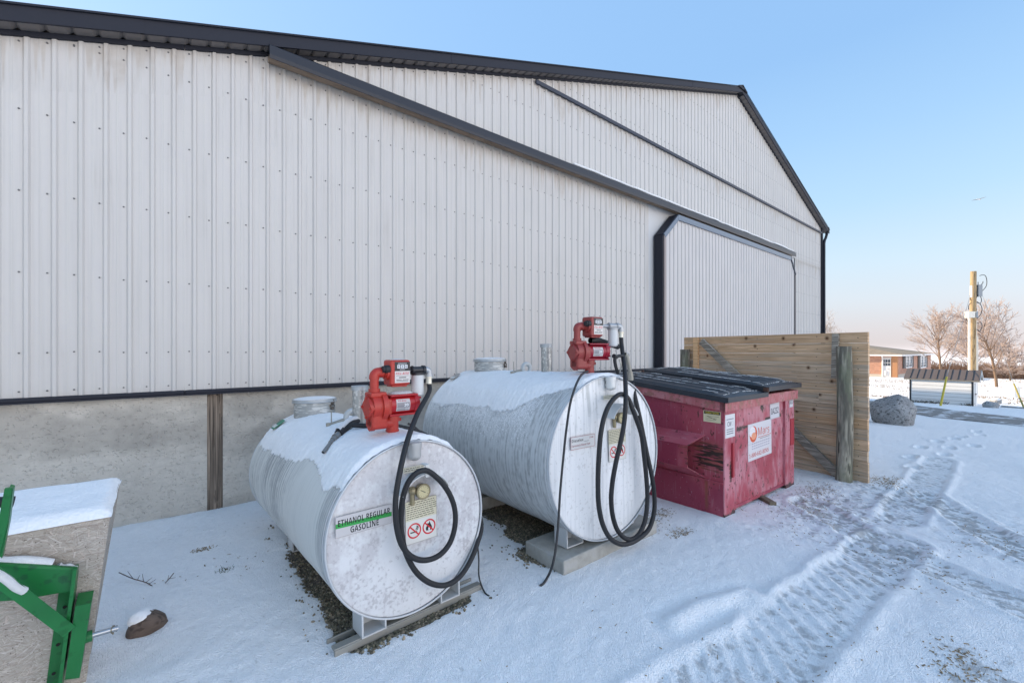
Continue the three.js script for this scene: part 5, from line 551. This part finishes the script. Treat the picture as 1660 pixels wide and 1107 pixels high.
// ------------------------------------------------------------------ utility pole with boxes, conduits, wires
{
  const t = 24, p0 = atD(1576.5, 640, t), gy = terrain(p0.x) - .1; const U = thing('utility_pole', 'tan wooden utility pole with meter boxes and looping wires behind the low shed', 'utility pole', [p0.x, 0, p0.z]); const px = t / FPX; const l = (x, y, d = 0) => atD(x, y, t - d).sub(V(p0.x, 0, p0.z));
  part('pole', rod(V(0, gy, 0), V(l(1579, 440).x, l(1579, 440).y, l(1579, 440).z), .165, .125, 16), std([.42, .30, .165], .9, 0, { map: snowToneRock() }), U);
  const cream = std([.72, .68, .60], .6), gm = std([.22, .25, .28], .5, .2); const w = std([.03, .03, .035], .6);
  const q = (nm, x0, y0, x1, y1, m, d, th = .2) => { const a = l(x0, y0, d), b = l(x1, y1, d); const g = bar(V(0, 0, 0), V(0, Math.abs(a.y - b.y), 0), a.clone().setY(0).distanceTo(b.clone().setY(0)), th, FW); return part(nm, g.translate((a.x + b.x) / 2, Math.min(a.y, b.y), (a.z + b.z) / 2), m, U); };
  q('meter_box', 1568, 505, 1578.5, 515, cream, .25, .22); q('meter_box', 1578.8, 505, 1582, 515, gm, .18, .3); q('switch_box', 1582.5, 462, 1589, 481, gm, .0, .3); q('conduit', 1570.8, 515, 1573.2, 648, cream, .1, .06); q('conduit', 1582, 520, 1584, 648, cream, .05, .06); q('conduit', 1584.8, 545, 1586, 648, cream, .05, .05); q('insulator_strip', 1574.6, 463, 1576, 482, cream, .1, .08);
  const wire = pts => part('wire', tube(pts.map(([x, y]) => l(x, y, .1)), .017, 24, 5), w, U);
  wire([[1589, 447], [1594, 445.5], [1598, 446.5], [1600.5, 453], [1600, 463], [1595, 470], [1588, 476], [1584, 482]]); wire([[1586.5, 462], [1586.5, 457]]); wire([[1589, 464], [1592, 461], [1594, 459], [1594.5, 456]]); wire([[1584, 482], [1583, 489], [1590, 491.5], [1592, 487], [1590, 478]]); wire([[1585, 489], [1590, 493], [1593, 500], [1591, 509], [1585, 516]]); wire([[1575, 491], [1571.5, 495], [1571, 502]]); wire([[1575.5, 481], [1574, 484], [1575, 487]]); wire([[1568, 514], [1567.5, 519], [1570, 521]]); wire([[1585, 524], [1590, 522], [1593, 528], [1589, 537], [1585, 534]]); wire([[1584, 500], [1583, 520]]); wire([[1573, 522], [1572, 532]]);
}
{
  const yel = std([.50, .40, .035], .5), wr = std([.2, .2, .2], .5, .4); const a = atD(1525, 652, 15.2), b = atD(1535.5, 611, 15.6), c = atD(1575, 475, 23.8); const g = thing('guy_wire_guard', 'yellow guard on the thin guy wire leaning in front of the low shed', 'guy wire'); a.y = terrain(a.x) - .05; part('guard_tube', rod(a, b, .035, .03, 10), yel, g); part('wire', rod(b, c, .009, .009, 5), wr, g);
  const d = atD(1662, 664, 15.5), e = atD(1644.5, 622, 17), f = atD(1594, 480, 23.6); d.y = terrain(d.x) - .05; const g2 = thing('guy_wire_guard', 'yellow guard on a guy wire at the right edge beyond the driveway', 'guy wire'); part('guard_tube', rod(d, e, .028, .025, 10), std([.30, .24, .04], .6), g2); part('wire', rod(e, f, .006, .006, 5), wr, g2);
  const m = atD(1643, 648, 22); const bx = thing('white_box', 'small white utility box on the sunlit snow near the right edge', 'utility box', [m.x, terrain(m.x), m.z], .9); part('box_body', rbox(.42, .5, .3, 0, .2, 0, .02), std([.72, .70, .66], .6), bx); part('lid', rbox(.46, .06, .34, 0, .47, 0, .02), std([.72, .70, .66], .6), bx);
}
// ------------------------------------------------------------------ house
{
  const X = 60, Z = -4.65, X2 = 82, Z2 = -22, gy = terrain(X) - .25, ey = atX(1450, 574.5, X).y, ry = ey + 1.55; const H = thing('brick_house', 'low brick house with hip roof, white door and shuttered windows in the distance', 'house', [X, 0, Z]);
  const brick = tex(512, 512, (u, v, c) => { const R = 16, row = Math.floor(v * R), xo = u * 8 + (row % 2) * .5, fx = xo % 1, fy = (v * R) % 1; const m = fx < .06 || fy < .14; const b = h2(Math.floor(xo) % 8, row); if (m) { c[0] = .42; c[1] = .36; c[2] = .30; } else { c[0] = .40 + .14 * b; c[1] = .185 + .08 * b; c[2] = .12 + .05 * b; } }, { rep: [1 / 1.7, 1 / 1.2] }); const bm = new THREE.MeshStandardMaterial({ map: brick, roughness: .9 }); const white = std([.74, .72, .70], .6), pale = std([.50, .45, .38], .9), glass = std([.05, .06, .075], .1), blk = std([.03, .022, .022], .6);
  const W = X2 - X, D = Z - Z2; part('wall', triUV(box(W, ey - gy, D, W / 2, (ey + gy) / 2, -D / 2)), bm, H); part('foundation', box(W + .04, .55, D + .04, W / 2, gy + .27, -D / 2), pale, H); part('quoin', box(.5, ey - gy, .5, .22, (ey + gy) / 2, -.22), std([.44, .22, .11], .9), H);
  const o = .5, E = ey, a = V(-o, E, o), b = V(W + o, E, o), c = V(W + o, E, -D - o), d = V(-o, E, -D - o), r1 = V(W / 2 - .5, ry, -7.5), r2 = V(W / 2 - .5, ry, -D + 7); const roofT = std([.34, .265, .185], .9, 0, { map: snowToneRock() }); part('roof', [slab([a, b, r1], UP, .12), slab([d, a, r1, r2], UP, .12), slab([b, c, r2, r1], UP, .12), slab([c, d, r2], UP, .12)], roofT, H); part('soffit', box(W + 1, .04, D + 1, W / 2, E - .1, -D / 2), white, H);
  part('eaves_trim', [box(.06, .16, D + 1, -o - .02, E - .1, -D / 2), box(W + 1, .16, .06, W / 2, E - .1, o + .02)], white, H);
  part('downspout', [rod(V(-.1, gy + .3, -1.15), V(-.1, E - .4, -1.15), .07, .07, 8), rod(V(-.1, E - .4, -1.15), V(-.45, E - .12, -1.15), .07, .07, 8), box(.1, .5, .2, -.1, gy + .7, -.95)], white, H);
  const lz = (x) => atX(x, 590, X).z - Z; const z1 = lz(1433), z2 = lz(1443); const door = part('door', box(.08, 2.0, Math.abs(z2 - z1), -.03, gy + .25 + 1.0, (z1 + z2) / 2), white, H); for (let i = 0; i < 3; i++) for (let j = 0; j < 2; j++) part('pane', box(.02, .3, .17, -.08, gy + 1.62 + j * .36, (z1 + z2) / 2 - .22 + i * .22), glass, door); part('handle', box(.06, .06, .06, -.09, gy + 1.15, z2 - .12), blk, door); part('door_frame', [box(.1, 2.1, .09, -.02, gy + 1.3, z1 - .06), box(.1, 2.1, .09, -.02, gy + 1.3, z2 + .06), box(.1, .1, Math.abs(z2 - z1) + .3, -.02, gy + 2.36, (z1 + z2) / 2)], white, H);
  const wx = x => atZ(x, 585, Z).x - X; const win = (x0, x1, both) => { const a = wx(x0), b = wx(x1), w = b - a, y0 = atZ((x0 + x1) / 2, 595.5, Z).y, y1 = atZ((x0 + x1) / 2, 577, Z).y, f = part('window', [box(w, .14, .14, (a + b) / 2, y0, .04), box(w, .14, .14, (a + b) / 2, y1, .04), box(.14, y1 - y0, .14, a, (y0 + y1) / 2, .04), box(.14, y1 - y0, .14, b, (y0 + y1) / 2, .04), box(.18, y1 - y0, .12, (a + b) / 2, (y0 + y1) / 2, .04)], white, H); for (const s of [-1, 1]) part('pane', box(w / 2 - .2, y1 - y0 - .12, .05, (a + b) / 2 + s * w / 4, (y0 + y1) / 2, .02), std([.16, .17, .18], .15), f); for (const s of [-1, 1]) for (let k = 1; k < 4; k++) part('glazing_bar', [box(w / 2 - .2, .04, .04, (a + b) / 2 + s * w / 4, y0 + (y1 - y0) * k / 4, .06)], white, f); const sw = w * .33; part('shutter', box(sw, y1 - y0 + .1, .06, a - sw / 2 - .08, (y0 + y1) / 2, .05), blk, H); if (both) part('shutter', box(sw, y1 - y0 + .1, .06, b + sw / 2 + .08, (y0 + y1) / 2, .05), blk, H); };
  win(1467.5, 1477.5, true); win(1491.5, 1500.5, true);
}
// ------------------------------------------------------------------ bare frosted trees
{
  function tree(name, label, x, y, t, height, spread, seed, o = {}) {
    const p = atD(x, y, t), gy = terrain(p.x); const T = thing(name, label, 'tree', [p.x, gy - .1, p.z], seed); const r = rngOf(seed * 77), wood = [], tw = []; const depth = o.depth || 6;
    const grow = (a, d, L, rad, lv) => { let pa = a, n = lv === 0 ? 6 : 3, dd = d.clone(); const list = lv < 2 ? wood : tw; for (let i = 0; i < n; i++) { dd.add(V((r() - .5) * .16, .05 + (lv > 2 ? .03 : 0), (r() - .5) * .16)).normalize(); const q = pa.clone().addScaledVector(dd, L / n), ra = lerp(rad, rad * .55, i / n), rb = lerp(rad, rad * .55, (i + 1) / n); list.push(rod(pa, q, Math.max(.011, ra), Math.max(.009, rb), lv < 2 ? 7 : 3)); pa = q;
        if (lv < depth && (lv === 0 ? i >= (o.bare ?? 1) : true)) { const k = lv === 0 ? (o.k0 || 4) : lv < 3 ? 2 : 2; for (let j = 0; j < k; j++) { if (lv && r() < .22) continue; const az = r() * 6.283; const side = V(Math.cos(az), 0, Math.sin(az)); side.addScaledVector(dd, -side.dot(dd)).normalize(); const ang = lv === 0 ? lerp(.95, .45, i / n) * spread : .5 + .3 * r(); const nd = dd.clone().multiplyScalar(Math.cos(ang)).addScaledVector(side, Math.sin(ang)).normalize(); const nl = lv === 0 ? height * lerp(.50, .26, i / n) * (.8 + .4 * r()) : L * (.42 + .25 * r()); grow(q, nd, nl, lv === 0 ? rad * .30 : rb * .6, lv + 1); } } }
    };
    grow(V(0, 0, 0), V(0, 1, 0), height * .92, height * .021, 0); part('trunk', wood, o.wood || std([.20, .13, .085], .9), T); part('crown', tw, o.twig || std([.42, .33, .29], .9), T).userData.kind = 'stuff'; console.log(name, wood.length, tw.length); return T;
  }
  const D = { depth: 4 };
  tree('bare_tree', 'bare spreading tree between the brick house and the utility pole', 1525, 640, 37, 4.7, .92, 3, D); tree('bare_tree', 'bare tree with thick trunk on the sunlit snow right of the utility pole', 1617, 640, 31.7, 4.5, .92, 5, D);
  tree('bare_tree', 'smaller bare tree just behind the utility pole', 1580, 640, 45, 4.2, 1, 8, D); tree('bare_tree', 'low bushy bare tree behind the thick trunked one near the right edge', 1639, 640, 41, 3.0, 1.35, 11, { depth: 4, bare: 0, k0: 5, wood: std([.12, .09, .07], .9) });
  tree('bare_tree', 'bare tree top showing behind the far corner of the barn', 1336, 600, 62, 6.0, .95, 14, { depth: 4, twig: std([.45, .40, .38], .9) });
  // far brush line
  const r = rngOf(99), b = []; for (let i = 0; i < 5200; i++) { const x = 1440 + 330 * r(), t = 68 + 26 * r(), p = atD(x, 600, t); p.y = terrain(p.x) - .1; const hh = (1.6 + 1.6 * fbm(x * .035, t * .05, 3)) * (.5 + .6 * r()); b.push(rod(p, p.clone().add(V((r() - .5) * 1.2, hh, (r() - .5) * 1.2)), .05, .012, 3)); } solo('brush_line', b, std([.19, .105, .062], .95), 'band of reddish brown brush far beyond the field', 'brush', null, 'stuff');
  const b2 = []; for (let i = 0; i < 3000; i++) { const x = 1300 + 480 * r(), t = 150 + 60 * r(), p = atD(x, 600, t); p.y = terrain(p.x) - .1; const hh = 3 + 5 * fbm(x * .05, 2, 3) * r(); b2.push(rod(p, p.clone().add(V((r() - .5) * 2, hh, (r() - .5) * 2)), .12, .04, 3)); } solo('far_wood', b2, std([.26, .19, .16], .95), 'pale strip of woodland on the horizon behind the brush', 'woodland', null, 'stuff');
}
// dead grass standing out of the thin snow of the sunlit field
{
  const rnd = rngOf(61), N = 9000, m = new THREE.InstancedMesh(new THREE.ConeGeometry(.5, 1, 4), std([.30, .20, .11], .95), N), M = new THREE.Matrix4(), q = new THREE.Quaternion(), e = new THREE.Euler(); let k = 0; while (k < N) { const x = 25.5 + 45 * Math.pow(rnd(), 1.4), z = -9 + 20 * rnd() ; if (fbm(x * .25, z * .35, 3) < .45 + .15 * rnd()) continue; e.set((rnd() - .5) * .9, rnd() * 6, (rnd() - .5) * .9); const h = .03 + .09 * rnd(); M.compose(V(x, snowH(x, z) + h * .3, z), q.setFromEuler(e), V(.02, h, .02 + .05 * rnd())); m.setMatrixAt(k++, M); }
  m.name = 'dead_grass'; shade(m); scene.add(m); tag(m, 'dead brown grass poking through the sunlit snow before the brick house', 'grass', null, 'stuff');
}
// ------------------------------------------------------------------ gull
{
  const c = atD(1588, 323, 32), g = thing('gull', 'small pale gull gliding alone in the clear sky', 'bird', c.toArray(), -.35); const body = new THREE.SphereGeometry(1, 16, 10).scale(.17, .045, .05); const p = body.attributes.position; for (let i = 0; i < p.count; i++) if (p.getX(i) < 0) { const s = 1 + p.getX(i) / .17 * .55; p.setY(i, p.getY(i) * s); p.setZ(i, p.getZ(i) * s); } body.computeVertexNormals();
  const w = s => { const P = [[.06, 0, .03], [.1, .055, .2], [.02, .03, .40], [-.03, .025, .41], [.0, .045, .2], [-.05, 0, .03]].map(a => V(a[0], a[1] + .01, s * a[2])); return slab(s > 0 ? P.slice().reverse() : P, UP, .008); };
  const b = part('body', [body, new THREE.SphereGeometry(.035, 10, 8).translate(.16, .012, 0), new THREE.ConeGeometry(.01, .04, 6).rotateZ(-Math.PI / 2).translate(.205, .008, 0), slab([V(-.12, .01, .02), V(-.24, .01, .05), V(-.24, .01, -.05), V(-.12, .01, -.02)], UP, .006)], std([.62, .61, .6], .8), g); const wm = std([.20, .20, .21], .8); wm.side = 2; part('wing', w(1), wm, g); part('wing', w(-1), wm, g);
}
// things of one kind carry one group
const GROUPS = { fuel_tank: 'fuel tanks beside the barn', fuel_pump: 'red pumps on the fuel tanks', fuel_hose: 'black fuel hoses', fuel_nozzle: 'fuel nozzles', power_cord: 'thin black power cords', concrete_slab: 'concrete slabs under the larger tank', twig: 'twigs sticking out of the snow', boulder: 'boulders along the driveway', guy_wire_guard: 'yellow guards on guy wires', bare_tree: 'bare trees in the distance' };
for (const o of scene.children) { const k = o.name.replace(/_\d{3}$/, ''); if (GROUPS[k]) o.userData.group = GROUPS[k]; }
renderScene();
function renderScene() {
  const renderer = new THREE.WebGLRenderer({ antialias: true });
  renderer.setSize(1660, 1107); renderer.toneMapping = THREE.LinearToneMapping; renderer.toneMappingExposure = EXPOSURE;
  renderer.shadowMap.enabled = true; renderer.shadowMap.type = THREE.PCFSoftShadowMap;
  renderer.render(scene, camera);
}
